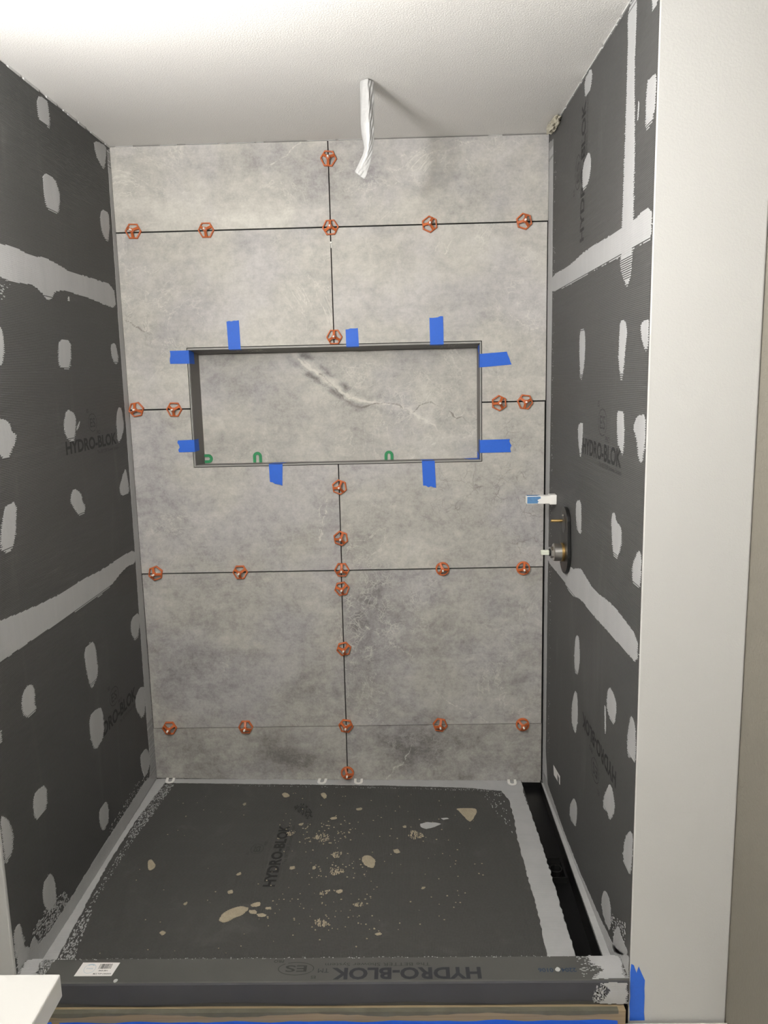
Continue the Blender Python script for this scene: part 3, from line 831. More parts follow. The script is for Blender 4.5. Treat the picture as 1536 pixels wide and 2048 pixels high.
# ================================================================== SHOWER PAN, DRAIN, CURB
YC = -1.081          # inner face of the curb
def xl(y): return 1.414 + (1.405 - 1.414) * (y / -1.0)
def xr(y): return 1.488 + (1.472 - 1.488) * (y / -1.0)
floor = MB()
ys = [0.010 - (0.010 - YC) * k / 12 for k in range(13)]
for y0, y1 in zip(ys[:-1], ys[1:]):
    for fa, fb in ((lambda y: -.0005, xl), (xr, lambda y: W + .0005)):
        p = [(fa(y0), y0), (fb(y0), y0), (fb(y1), y1), (fa(y1), y1)]
        floor.hexa([(u, v, -.045) for u, v in (p[3], p[2], p[1], p[0])] + [(u, v, pan_z(u, v)) for u, v in (p[3], p[2], p[1], p[0])])
floor = tag(floor.build('floor', M['board_floor']), kind='structure')
# light sealant lip along the drain, band beside it, back strip and left strip
comb_patch([(1.489, -.02), (W - .001, -.02), (W - .001, YC), (1.4735, YC)], on_pan, 41, swap=False, comb=.0004, thick=.0012, fade=0, amp=.0003).build('sealant_strip', M['sealant'], floor)
comb_patch(mm([(1414, -20), (1409, -100), (1408, -160), (1412, -320), (1411, -611), (1406, -884), (1406, -1081), (1326, -1081), (1339, -808), (1337, -640), (1338, -417), (1346, -290), (1346, -161), (1328, -87), (1230, -67), (1230, -20)]), on_pan, 42, comb=.0009, thick=.0012, fade=0, amp=.0022).build('sealant_strip', M['sealant'], floor)
comb_patch(mm([(0, -1), (1412, -1), (1412, -60), (1328, -85), (1230, -66), (1100, -56), (851, -46), (394, -39), (40, -33), (0, -33)]), on_pan, 43, swap=True, comb=.0025, thick=.00115, fade=0).build('sealant_strip', M['sealant'], floor)
comb_patch(mm([(0, -10), (39, -10), (40, -60), (20, -298), (16, -559), (27, -800), (34, -916), (40, -1081), (0, -1081)]), on_pan, 44, comb=.0012, thick=.00118, fade=0, amp=.002).build('sealant_strip', M['sealant'], floor)
sp = MB(); r_ = random.Random(9)
specks(sp, mm([(40, -45), (80, -45), (66, -300), (52, -420), (24, -420), (24, -200)]), on_pan, 520, r_, (.0015, .0045), 2.2, 1)
specks(sp, mm([(30, -420), (52, -420), (50, -800), (34, -800)]), on_pan, 110, r_, (.0015, .0035), 2.4, 1)
specks(sp, mm([(34, -800), (55, -800), (95, -1075), (42, -1075)]), on_pan, 330, r_, (.0015, .005), 2.2, 1)
specks(sp, mm([(300, -48), (1300, -70), (1300, -95), (1000, -72), (300, -55)]), on_pan, 160, r_, (.0012, .003), 3, 1)
specks(sp, mm([(1250, -100), (1325, -100), (1335, -420), (1300, -300)]), on_pan, 50, r_, (.002, .005), 2.5, 1)
tag(sp.build('sealant_specks', M['sealant'], floor), kind='stuff')
brand_print(floor, on_pan, (.566, -.692), (0, 1), (-1, 0), .352, .034, (.478, -.486, .62, 1.35), (.585, -.575, .235, .34))
# dried mortar dropped on the pan
for i, poly in enumerate(SPLATS):
    messy = i in (8, 27, 28, 29, 30, 31, 32, 33, 14)
    comb_patch(mm(poly), on_pan, 300 + i, pitch=.0042, swap=True, comb=.006 if messy else .0012, thick=.0012 + .0006 * (i % 3), fade=0.0, amp=.003 if messy else .0012, soft=2, patchy=.42 if messy else 0.0).build('mortar_splat', M['mortar'], floor)
sp = MB(); r_ = random.Random(21)
specks(sp, mm([(540, -80), (1250, -120), (1200, -700), (1000, -950), (420, -1000), (520, -600)]), on_pan, 150, r_, (.0015, .005), 1.3, 0, .0018)
specks(sp, mm([(620, -300), (800, -330), (780, -460), (600, -470)]), on_pan, 60, r_, (.0015, .006), 1.3, 0, .002)
specks(sp, mm([(680, -560), (850, -560), (860, -650), (660, -650)]), on_pan, 40, r_, (.0015, .005), 1.3, 0, .002)
specks(sp, mm([(580, -720), (860, -720), (900, -900), (520, -900)]), on_pan, 50, r_, (.0015, .005), 1.3, 0, .002)
specks(sp, mm([(120, -100), (400, -80), (400, -1040), (120, -1040)]), on_pan, 26, r_, (.0015, .004), 1.3, 0, .0015)
tag(sp.build('mortar_flecks', M['mortar'], floor), kind='stuff')
mb = MB(); r_ = random.Random(23)
for poly in ([(1016, -330), (1040, -318), (1075, -322), (1088, -330), (1062, -352), (1036, -362), (1018, -350)], [(1090, -292), (1112, -288), (1118, -296), (1100, -302)]):
    mb.prism(refine(mm(poly), .006, .0012, r_), on_pan, .0001, .0012)
mb.build('sealant_drip', M['sealant'], floor)

comb_patch(mm([(560, -205), (590, -180), (612, -205), (640, -275), (618, -300), (600, -262), (570, -235)]), on_pan, 77, swap=True, comb=.004, thick=.0009, fade=0, amp=.004, soft=1, patchy=.45).build('scuff_mark', M['print'], floor)
# linear drain: a black open trough along the right wall
drain = empty('linear_drain', (1.443, -.54, .02))
tag(drain, 'black open linear drain trough along the right wall of the pan', 'drain')
L_ = lambda x, y, z: (x - 1.443, y + .54, z - .02)
mb = MB()
ya, yb = .004, YC + .001
zb = .004
mb.add([L_(xl(ya) + .0005, ya, zb), L_(xr(ya) - .0005, ya, zb), L_(xr(yb) - .0005, yb, zb), L_(xl(yb) + .0005, yb, zb),
        L_(xl(ya) + .0005, ya, pan_z(xl(ya), ya) - .001), L_(xr(ya) - .0005, ya, pan_z(xr(ya), ya) - .001), L_(xr(yb) - .0005, yb, pan_z(xr(yb), yb) - .001), L_(xl(yb) + .0005, yb, pan_z(xl(yb), yb) - .001)],
       [(0, 1, 2, 3), (0, 4, 5, 1), (1, 5, 6, 2), (2, 6, 7, 3), (3, 7, 4, 0)])
mb.build('trough', M['pit'], drain)
mb = MB()
for a, b, c, d in ((-.028, .026, .052, .056), (-.028, .026, -.052, -.048), (-.028, -.024, -.048, .052), (.022, .026, -.048, .052)):
    mb.box(a, b, c, d, -.0158, .004)
mb.build('outlet_frame', M['black'], drain)
rr = []
for rad, h in ((.021, -.0158), (.021, .002), (.017, .002), (.017, -.0157)):
    rr.append([(rad * math.cos(t * math.pi / 16), rad * math.sin(t * math.pi / 16), h) for t in range(32)])
MB().rings(rr, cap=False).build('outlet_ring', M['black'], drain, smooth_angle=40)

# curb across the front
curb = empty('shower_curb', (W / 2, -1.125, 0))
tag(curb, 'low dark grey fabric-faced curb across the shower front, upside-down printing on top', 'curb')
cz = lambda p: [(x - W / 2, y + 1.125, z) for x, y, z in p]
ZC, YF = .145, -1.1685
mb = MB()
prof = [(YF + .003, ZC - .001), (YF + .007, ZC), (YC - .004, ZC), (YC, ZC - .003), (YC, .0802), (YF + .03, .0802), (YF + .003, .0802)]
n = 30
rg = []
for k in range(n + 1):
    x = .0008 + (W - .0016) * k / n
    rg.append([(x - W / 2, y + 1.125, z) for y, z in prof])
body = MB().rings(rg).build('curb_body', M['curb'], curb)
r_ = random.Random(3)
zl = [.0885 + .004 * math.sin(k * .55) + r_.uniform(-.0015, .0015) for k in range(41)]
vs = []; fs = []
for k in range(41):
    x = .0010 + (W - .002) * k / 40
    vs += cz([(x, YF + .0025, zl[k]), (x, YF - .0002, zl[k]), (x, YF - .0002, ZC - .004), (x, YF + .0025, ZC - .0005)])
for k in range(40):
    for a in range(3): fs.append((4 * k + a, 4 * k + 4 + a, 4 * k + 5 + a, 4 * k + 1 + a))
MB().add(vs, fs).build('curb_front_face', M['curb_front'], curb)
def on_curb(u, v, d): return (u - W / 2, v + 1.125, ZC + d)
def on_curb_front(u, v, d): return (u - W / 2, YF - .0002 - d + 1.125, v)
brand_print(curb, on_curb, (1.145, -1.1215), (-1, 0), (0, -1), .365, .036, (.691, -1.1215, .62, 2.0), (1.022, -1.1035, .26, .30), strong='print_curb', tm=True)
mb = MB(); put_text(mb, '22041  0106', (1.377, -1.1255), (-1, 0), (0, -1), .0125, on_curb, .0003, .092)
mb.build('printed_number', M['print_blue'], curb)
comb_patch(mm([(1420, -1083), (1418, -1100), (1432, -1120), (1438, -1135), (1420, -1150), (1405, -1162), (1491, -1162), (1491, -1083)]), on_curb, 51, comb=.006, thick=.0007, fade=0, amp=.004).build('sealant_patch', M['sealant'], curb)
comb_patch(mm([(2, -1083), (38, -1083), (50, -1100), (46, -1120), (52, -1135), (42, -1162), (2, -1162)]), on_curb, 52, comb=.006, thick=.0007, fade=0, amp=.003).build('sealant_patch', M['sealant'], curb)
comb_patch(mm([(1421, 139), (1440, 130), (1448, 120), (1440, 105), (1430, 92), (1420, 86), (1490, 84), (1490, 141)]), on_curb_front, 53, comb=.004, thick=.0007, fade=0, amp=.003).build('sealant_patch', M['sealant'], curb)
comb_patch(mm([(2, 139), (38, 139), (30, 100), (2, 95)]), on_curb_front, 54, comb=.004, thick=.0007, fade=0, amp=.003).build('sealant_patch', M['sealant'], curb)
sp = MB(); r_ = random.Random(33)
specks(sp, mm([(1385, -1085), (1425, -1085), (1436, -1125), (1390, -1160)]), on_curb, 70, r_, (.0015, .005), 1.8, 0)
specks(sp, mm([(40, -1083), (75, -1083), (68, -1160), (44, -1160)]), on_curb, 230, r_, (.0015, .005), 1.8, 1)
specks(sp, mm([(1405, 90), (1440, 90), (1440, 135), (1415, 135)]), on_curb_front, 70, r_, (.0015, .006), 1.8, 1)
specks(sp, [(.1, YC - .001), (1.38, YC - .001), (1.38, YC - .006), (.1, YC - .006)], on_curb, 130, r_, (.0012, .003), 1.6, 0)
tag(sp.build('sealant_specks', M['sealant'], curb), kind='stuff')
mb = MB()
for cx_, cy_, s in ((1.332, -1.1305, .007), (.255, -1.158, .006)):
    mb.prism([(cx_ + s * math.cos(t) * r_.uniform(.7, 1.1), cy_ + s * 1.1 * math.sin(t) * r_.uniform(.7, 1.1)) for t in [k * .785 for k in range(8)]], on_curb, .0002, .0016)
mb.build('white_drip', M['drywall'], curb)
lab = MB().prism(mm([(151, -1096), (245, -1097), (239, -1142), (146, -1142)]), lambda u, v, d: (u, v, ZC + d), .0002, .0007)
sticker = tag(lab.build('barcode_label', M['paper']), 'white barcode label with round blue stamp on the left of the curb', 'label')
top = lambda u, v, d: (u, v, ZC + d)
mb = MB(); r_ = random.Random(2); x = .197
while x < .228:
    w = r_.choice((.0006, .0011, .0019)); mb.prism([(x, -1.118), (x + w, -1.118), (x + w, -1.101), (x, -1.101)], top, .0007, .0008); x += w + r_.choice((.0007, .0013))
put_text(mb, '843UBH', (.201, -1.1265), (1, 0), (0, 1), .0045, top, .0001, .022, d=.0008)
put_text(mb, 'MC2 TOP CANSAHI', (.191, -1.1375), (1, 0), (0, 1), .0052, top, .0001, .044, d=.0008)
mb.build('barcode_print', M['print'], sticker)
mb = MB(); put_ring(mb, (.176, -1.117), (1, 0), (0, 1), .0145, .0165, .0009, top, d=.0008); put_ring(mb, (.176, -1.117), (1, 0), (0, 1), .0130, .0150, .0030, top, 50, 130, d=.0008)
put_text(mb, 'PASS', (.168, -1.119), (1, 0), (0, 1), .004, top, .0001, .016, d=.0008)
mb.build('round_stamp', M['stamp'], sticker)

# timber plate under the curb, and masking tape on the floor
plank = MB()
plank.box(.0, W - .012, YF - .016, YC - .001, .0305, .0795)
plank = tag(plank.build('timber_plate', M['wood'], bevel=.002), 'raw timber plate edge running under the curb front', 'timber')
mud = MB(); r_ = random.Random(17); vs = []; fs = []
for k in range(61):
    x = .03 + (W - .06) * k / 60; h = .006 + .004 * math.sin(k * .37) + r_.uniform(0, .003)
    vs += [(x, YF - .0166, .0795), (x, YF - .0172, .0795 - h), (x, YF - .010, .0800), (x, YF - .004, .0800)]
for k in range(60): fs += [(4 * k + a, 4 * k + 4 + a, 4 * k + 4 + (a + 1) % 4, 4 * k + (a + 1) % 4) for a in range(4)]
mud.add(vs, fs).build('mortar_smear', simple('mud', (0.10, 0.095, 0.07), .8, var=.35, vscale=25), plank, smooth_angle=50)
# floor the tape lies on, made pale to bounce light upward
tag(MB().box(-.09, 1.731, -4.0, YF - .0005, -.0515, .030).build('floor_outer', M['bounce_floor']), kind='structure')
def tape_flat(pts, to3, name='painter_tape', seed=1, thick=.0005, base=.0003):
    return MB().prism(pts, to3, base, base + thick).build(name, M['tape'])
r_ = random.Random(12)
top = [(.12 + 1.345 * k / 60, .0535 + .0022 * math.sin(k * .9) * math.sin(k * .23) + r_.uniform(0, .0012)) for k in range(61)]
o = MB().prism(top + [(1.465, .0303), (.12, .0303)], lambda u, v, d: (u, YF - .0163 - d, v), 0, .0005)
o.prism([(.12, YF - .0168), (1.465, YF - .0168), (1.465, YF - .06), (.12, YF - .06)], lambda u, v, d: (u, v, .0302 + d), 0, .0005)
o = o.build('painter_tape', M['tape']); tag(o, 'long blue masking tape strip folded from the timber edge onto the floor', 'tape')
o = MB().prism([(.055, .0303), (.058, .052), (.072, .0575), (.088, .056), (.101, .060), (.106, .050), (.108, .0303)], lambda u, v, d: (u, YF - .0172 - d - .004 * abs(math.sin(u * 160)), v), 0, .0012).build('painter_tape', M['tape'])
tag(o, 'crumpled blue tape scrap on timber edge beside the white countertop corner', 'tape')
o = tape_flat(refine(mm([(1500, 184), (1507, 181), (1514, 160), (1518, 178), (1534, 141), (1536, 31), (1500, 31)]), .02, .0012, r_), lambda u, v, d: (u, YW - d, v)); tag(o, 'torn blue tape at the foot of the white wall end beside the curb', 'tape')

# ================================================================== TAPE AROUND THE NICHE
r_ = random.Random(40)
def torn(a, b, n=5, amp=.0022):
    return [(a[0] + (b[0] - a[0]) * k / n + (r_.uniform(-amp, amp) if 0 < k < n else 0) * (abs(b[1] - a[1]) > abs(b[0] - a[0])),
             a[1] + (b[1] - a[1]) * k / n + (r_.uniform(-amp, amp) if 0 < k < n else 0) * (abs(b[0] - a[0]) > abs(b[1] - a[1]))) for k in range(n + 1)]
def niche_tape(front, fold, label):
    mb = MB().prism(front, lambda u, v, d: (u, -.0017 - d, v), .0, .0004)
    if fold:
        n = len(fold)
        c = Vector((sum(p[0] for p in fold) / n, sum(p[1] for p in fold) / n, sum(p[2] for p in fold) / n))
        nrm = (Vector(fold[1]) - Vector(fold[0])).cross(Vector(fold[2]) - Vector(fold[0])).normalized()
        if nrm.dot(Vector(((NX0 + NX1) / 2, .05, (NZ0 + NZ1) / 2)) - c) < 0: nrm = -nrm
        lo = [tuple(Vector(p) + nrm * .0004) for p in fold]; hi = [tuple(Vector(p) + nrm * .0009) for p in fold]
        mb.add(lo + hi, [tuple(range(n)), tuple(range(2 * n - 1, n - 1, -1))] + [(i, i + n, (i + 1) % n + n, (i + 1) % n) for i in range(n)])
    return tag(mb.build('painter_tape', M['tape']), label, 'tape', 'blue tape strips around the niche')
def q(*a): return mm(a)
Lx = lambda y: NX0 + .0060 + (.0155 - .0058) * (y - .004) / (YB - .005)
Rx = lambda y: NX1 - .0060 - (.0065 - .0058) * (y - .004) / (YB - .005)
Bz = lambda y: NZ0 + .0060 - .0043 * (y - .004) / (YB - .005)
Tz = lambda y: NZ1 - .0070 - .0117 * (y - .004) / (YB - .005)
def top_tape(x0, x1, z0, label, x2=None, x3=None):
    x2 = x0 if x2 is None else x2; x3 = x1 if x3 is None else x3
    niche_tape(torn((x0, z0), (x1, z0 + .004)) + [(x3, NZ1 - .0068), (x2, NZ1 - .0068)],
               [(x2, -.0018, Tz(.0)), (x3, -.0018, Tz(.0)), (x3, .022, Tz(.022)), (x2, .022, Tz(.022))], label)
top_tape(.369, .413, 1.788, 'blue tape strip over the niche top edge, nearest its left corner', .371, .4145)
top_tape(.7885, .832, 1.751, 'short blue tape strip over the niche top edge, right of the middle joint', .789, .834)
top_tape(1.084, 1.132, 1.784, 'tall blue tape strip over the niche top edge, nearest its right corner', 1.085, 1.133)
niche_tape([(.2285, 1.6455), (.2285, 1.692)] + torn((.161, 1.692), (.160, 1.6465), 5),
           [(Lx(-.001), -.0018, 1.6455), (Lx(-.001), -.0018, 1.692), (Lx(.046), .046, 1.6905), (Lx(.048), .048, 1.645)], 'blue tape strip on the niche left edge, the upper one')
niche_tape([(.2285, 1.331), (.2285, 1.375)] + torn((.169, 1.374), (.171, 1.331), 5, .004),
           [(Lx(-.001), -.0018, 1.331), (Lx(-.001), -.0018, 1.375), (Lx(.040), .040, 1.3755), (Lx(.044), .044, 1.333)], 'blue tape strip on the niche left edge, the lower one')
niche_tape([(1.2600, 1.6085), (1.2600, 1.6555)] + torn((1.355, 1.661), (1.372, 1.616), 4, .001),
           [(Rx(-.001), -.0018, 1.6085), (Rx(-.001), -.0018, 1.6555), (Rx(.026), .026, 1.654), (Rx(.026), .026, 1.607)], 'blue tape strip on the niche right edge, the upper one with slanted end')
niche_tape([(1.2600, 1.3055), (1.2600, 1.352)] + torn((1.367, 1.353), (1.371, 1.306), 6, .004),
           [(Rx(-.001), -.0018, 1.3055), (Rx(-.001), -.0018, 1.352), (Rx(.030), .030, 1.352), (Rx(.030), .030, 1.306)], 'blue tape strip on the niche right edge, the lower one')
niche_tape([(.545, NZ0 + .0045), (.495, NZ0 + .0045), (.496, 1.218)] + torn((.497, 1.216), (.541, 1.201), 5, .002),
           [(.495, -.0018, Bz(-.001)), (.545, -.0018, Bz(-.001)), (.553, .052, Bz(.052)), (.507, .050, Bz(.050))], 'blue tape strip hanging from the niche bottom edge, left one')
niche_tape([(1.096, NZ0 + .0045), (1.050, NZ0 + .0045), (1.053, 1.192)] + torn((1.0535, 1.191), (1.100, 1.182), 5, .003),
           [(1.050, -.0018, Bz(-.001)), (1.096, -.0018, Bz(-.001)), (1.090, .056, Bz(.056)), (1.046, .056, Bz(.056))], 'longer blue tape strip hanging from the niche bottom edge, right one')
def corner_tape(a, b, label):
    mb = MB()
    for fold, nrm in ((a, Vector((0, 0, 1))), (b, Vector((-1, 0, 0)))):
        if not fold: continue
        n = len(fold); lo = [tuple(Vector(p) + nrm * .0004) for p in fold]; hi = [tuple(Vector(p) + nrm * .0009) for p in fold]
        mb.add(lo + hi, [tuple(range(n)), tuple(range(2 * n - 1, n - 1, -1))] + [(i, i + n, (i + 1) % n + n, (i + 1) % n) for i in range(n)])
    tag(mb.build('painter_tape', M['tape']), label, 'tape', 'blue tape strips around the niche')
corner_tape([(1.222, .006, Bz(.006)), (Rx(.006) - .001, .006, Bz(.006)), (Rx(.085) - .001, .085, Bz(.085)), (1.207, .075, Bz(.075))],
            [(Rx(.018), .018, Bz(.018) + .002), (Rx(.085), .085, Bz(.085) + .002), (Rx(.085), .085, 1.305), (Rx(.018), .018, 1.300)], 'blue tape folded into the lower right inside corner of the niche')
corner_tape(None, [(Rx(.010), .010, 1.652), (Rx(.050), .050, 1.668), (Rx(.050), .050, Tz(.05) - .004), (Rx(.010), .010, Tz(.01) - .004)], 'small blue tape scrap in the upper right inside corner of the niche')

# ================================================================== LEVELLING KNOBS
def make_knob(round_rim):
    root = empty('levelling_knob')
    # local z points out of the wall
    def ngon(R, n, ph): return [(R * math.cos(ph + 2 * math.pi * k / n), R * math.sin(ph + 2 * math.pi * k / n)) for k in range(n)]
    n = 36 if round_rim else 6
    R = .0258 if round_rim else .0295
    ph = 0 if round_rim else math.pi / 6
    prof = [(R - .001, .0), (R, .0012), (R - .0012, .0085), (R - .0035, .0092), (R - .0058, .0085), (R - .0056, .0)]
    rr = [[(x, y, h) for x, y in ngon(r, n, ph)] for r, h in prof]
    rr.append(rr[0])
    MB().rings(rr, cap=False).build('rim', M['orange'], root, bevel=0 if round_rim else .0006, smooth_angle=35 if round_rim else None)
    reach = (R - .0035) if round_rim else (R - .0035) * math.cos(math.pi / 6)
    for k in range(3):
        a = 2 * math.pi * k / 3
        c, s = math.cos(a), math.sin(a)
        def P(x, y, z): return (x * c - y * s, x * s + y * c, z)
        w0, w1 = .0046, .0040
        MB().hexa([P(.003, -w1, .0155), P(reach, -w0, .0035), P(reach, w0, .0035), P(.003, w1, .0155),
                   P(.003, -w1, .0235), P(reach + .002, -w0, .0092), P(reach + .002, w0, .0092), P(.003, w1, .0235)]).build('spoke', M['orange'], root, bevel=.0009)
    MB().lathe([(.0060, .0135), (.0076, .0165), (.0078, .0235), (.0072, .0245), (.0062, .0247), (.0060, .0285), (.0052, .0292), (.0040, .0292)], n=20).build('hub', M['orange'], root, smooth_angle=40)
    MB().lathe([(.0034, .002), (.0034, .0395), (.0026, .0412), (.0012, .0418)], n=12).build('stem', M['white_plastic'], root, smooth_angle=40)
    return root
hexa_knob = make_knob(False); ring_knob = make_knob(True)
first = {0: True, 1: True}
# x mm, z mm, spoke direction, round?, label
KNOBS = [
 (748, 2320, 265, 0, 'orange hexagonal tile knob nearest the ceiling, high on the middle joint'),
 (62, 2101, 268, 0, 'orange hexagonal tile knob on the top joint, first from the left wall'),
 (316, 2098, 270, 0, 'orange hexagonal tile knob on the top joint, second from the left wall'),
 (747, 2096, 92, 0, 'orange hexagonal tile knob on the top joint where the middle joint crosses it'),
 (1089, 2097, 185, 0, 'orange hexagonal tile knob on the top joint, second from the right wall'),
 (1413, 2098, 192, 0, 'orange hexagonal tile knob on the top joint, nearest the right wall'),
 (748, 1726, 90, 0, 'orange hexagonal tile knob on the middle joint just above the niche'),
 (27, 1488, 100, 0, 'orange hexagonal tile knob left of the niche, beside the left wall'),
 (164, 1485, 267, 0, 'orange hexagonal tile knob left of the niche, next to the niche edge'),
 (1328, 1482, 183, 0, 'orange hexagonal tile knob right of the niche, next to the niche edge'),
 (1420, 1484, 142, 0, 'orange hexagonal tile knob right of the niche, beside the right wall'),
 (749, 1192, 68, 0, 'orange hexagonal tile knob on the middle joint just below the niche'),
 (748, 1002, 68, 0, 'orange hexagonal tile knob on the middle joint, second below the niche'),
 (54, 883, 110, 0, 'orange hexagonal tile knob on the third joint, first from the left wall'),
 (370, 881, 30, 0, 'orange hexagonal tile knob on the third joint, second from the left wall'),
 (748, 883, 90, 0, 'orange hexagonal tile knob where the third joint crosses the middle joint'),
 (1120, 880, 112, 1, 'orange round-rimmed tile knob on the third joint, second from the right wall'),
 (1417, 877, 80, 1, 'orange round-rimmed tile knob on the third joint, beside the valve and right wall'),
 (746, 811, 40, 0, 'orange hexagonal tile knob on the middle joint closely under the third joint'),
 (746, 578, 42, 0, 'orange hexagonal tile knob alone on the middle joint of the fourth tile row'),
 (65, 271, 30, 0, 'orange hexagonal tile knob on the lowest joint, first from the left wall'),
 (359, 271, 90, 0, 'orange hexagonal tile knob on the lowest joint, second from the left wall'),
 (744, 270, 22, 0, 'orange hexagonal tile knob where the lowest joint crosses the middle joint'),
 (1104, 269, 80, 0, 'orange hexagonal tile knob on the lowest joint, second from the right wall'),
 (1418, 266, 135, 1, 'orange round-rimmed tile knob on the lowest joint, beside the right wall'),
 (744, 77, 108, 1, 'orange round-rimmed tile knob at the wall foot, just above the pan'),
]
for x, z, a, rnd, lab in KNOBS:
    src = ring_knob if rnd else hexa_knob
    o = src if first[rnd] else copy_tree(src)
    first[rnd] = False
    o.matrix_world = Matrix.Translation((x / 1000, -.0004, z / 1000)) @ Matrix.Rotation(math.pi / 2, 4, 'X') @ Matrix.Rotation(math.radians(a), 4, 'Z')
    tag(o, lab, 'knob', 'orange levelling knobs on the tile joints')

# ================================================================== HORSESHOE SHIMS
def shim_outline(w=.017, t=.0085, L=.040):
    o = [(w * math.cos(math.radians(a)), -w + w * 1 + w * -math.sin(math.radians(a)) * -1) for a in ()]
    pts = [(-w, L)] + [(w * math.cos(math.radians(a)), w * math.sin(math.radians(a))) for a in range(180, 361, 15)] + [(w, L)]
    wi = w - t
    pts += [(wi, L)] + [(wi * math.cos(math.radians(a)), wi * math.sin(math.radians(a))) for a in range(360, 179, -15)] + [(-wi, L)]
    return pts
sh = shim_outline(.017, .0095)
for (x, a), lab in zip(((.058, 8), (.646, -4), (.787, 2), (1.376, -4)),
                       ('white horseshoe shim under the wall tile, nearest the left wall', 'white horseshoe shim under the wall tile, just left of the lowest round knob',
                        'white horseshoe shim under the wall tile, just right of the lowest round knob', 'white horseshoe shim under the wall tile, beside the drain trough')):
    ca, sa = math.cos(math.radians(a)), math.sin(math.radians(a))
    y0 = -.0235 if x < 1 else -.027
    o = MB()
    n = len(sh)
    vs = [(x + u * ca - v * sa, y0 + u * sa + v * ca, 0) for u, v in sh]
    half = n // 2
    top = [(p[0], p[1], pan_z(p[0], min(0, p[1])) + .0045) for p in vs]; bot = [(p[0], p[1], pan_z(p[0], min(0, p[1])) + .0014) for p in vs]
    fs = []
    for i in range(half - 1):
        j = n - 1 - i
        fs += [(i, i + 1, j - 1, j), (i + n, j + n, j - 1 + n, i + 1 + n)]
    fs += [(i, i + n, (i + 1) % n + n, (i + 1) % n) for i in range(n)]
    o.add(top + bot, fs)
    tag(o.build('horseshoe_shim', M['white_plastic']), lab, 'shim', 'white shims under the wall tiles')
sg = shim_outline(.0165, .0105, .024)
for (x, z, rot), lab in zip(((.2525, 1.2965, 90), (.4375, 1.3015, 180), (.930, 1.2955, 180)),
                       ('green horseshoe shim lying sideways in the lower left niche corner', 'green horseshoe shim standing on the niche sill, left of centre', 'green horseshoe shim standing on the niche sill, right of centre')):
    ca, sa = math.cos(math.radians(rot)), math.sin(math.radians(rot))
    n = len(sg); half = n // 2
    P_ = [(x + u * ca - v * sa, z + u * sa + v * ca) for u, v in sg]
    P_ = [(u, max(v, NZ0 + .0026)) for u, v in P_]
    fr = [(u, YB - .0040, v) for u, v in P_]; bk_ = [(u, YB - .0008, v) for u, v in P_]
    fs = []
    for i in range(half - 1):
        j = n - 1 - i
        fs += [(i, i + 1, j - 1, j), (i + n, j + n, j - 1 + n, i + 1 + n)]
    fs += [(i, i + n, (i + 1) % n + n, (i + 1) % n) for i in range(n)]
    tag(MB().add(fr + bk_, fs).build('horseshoe_shim', M['green']), lab, 'shim', 'green shims in the niche')

# ================================================================== WRAPPED PIPE FROM THE CEILING
r_ = random.Random(8)
key = [(.902, H - .0006, .0195, .0195), (.9015, 2.36, .0195, .0192), (.901, 2.33, .0195, .019), (.9005, 2.30, .0193, .0188), (.9005, 2.27, .0190, .0180), (.901, 2.245, .0178, .015),
       (.902, 2.222, .0150, .0125), (.9015, 2.203, .0124, .0095), (.8975, 2.186, .0126, .0075), (.8905, 2.168, .0145, .0060), (.8825, 2.151, .0162, .0048), (.8745, 2.134, .0172, .0040)]
path = []
for p_, q_ in zip(key[:-1], key[1:]):
    for k in range(4): path.append(tuple(a_ + (b_ - a_) * k / 4 for a_, b_ in zip(p_, q_)))
path.append(key[-1])
nr = 60; rr = []
crease = [r_.uniform(-1, 1) for _ in range(40)]
for i, (cx_, cz_, a, b) in enumerate(path):
    s_ = i / (len(path) - 1)
    tilt = max(0, min(1, (s_ - .45) / .5)) * .62
    fold = .16 + .16 * math.sin(s_ * 5.0) - .55 * max(0, s_ - .55)      # the overlapping edge wanders down the wrap
    ring = []
    for j in range(nr):
        t = j / nr * 5
        crn = ((-1.0, .05), (-.66, -.70), (fold, -1.12), (.98, -.14), (.15, .95))
        p0, p1 = crn[int(t) % 5], crn[(int(t) + 1) % 5]
        f_ = t - int(t)
        u = p0[0] + (p1[0] - p0[0]) * f_; v = p0[1] + (p1[1] - p0[1]) * f_
        face = int(t) % 5
        w = 1 + math.sin(f_ * math.pi) * (.10, .10, -.03, .12, .12)[face]
        if face == 2:                      # tight diagonal wrinkles on the turned-away side
            w += .075 * math.sin(f_ * 13 + i * 1.15) + .05 * math.sin(f_ * 6 - i * .55)
        elif face in (0, 1):
            w += .018 * math.sin(f_ * 4 + i * .4)
        w += .012 * crease[(i * 3 + j) % 40]
        if i > 40 and face in (1, 2): w += .16 * math.sin(j * .9 + i * .5)
        u *= a * w; v *= b * w
        ring.append((cx_ + u * math.cos(tilt), -.531 + v, min(H - .0004, cz_ - u * math.sin(tilt) * 1.05 + (0 if i else 0))))
    rr.append(ring)
pipe = empty('wrapped_pipe', (.902, -.531, H))
tag(pipe, 'white plastic-wrapped pipe stub hanging from the ceiling with a flattened tail', 'pipe')
rr = [[(x - .902, y + .531, z - H) for x, y, z in r] for r in rr]
o = MB().rings(rr).build('plastic_wrap', M['wrap'], pipe, smooth_angle=60)
s = o.modifiers.new('subd', 'SUBSURF'); s.levels = s.render_levels = 1

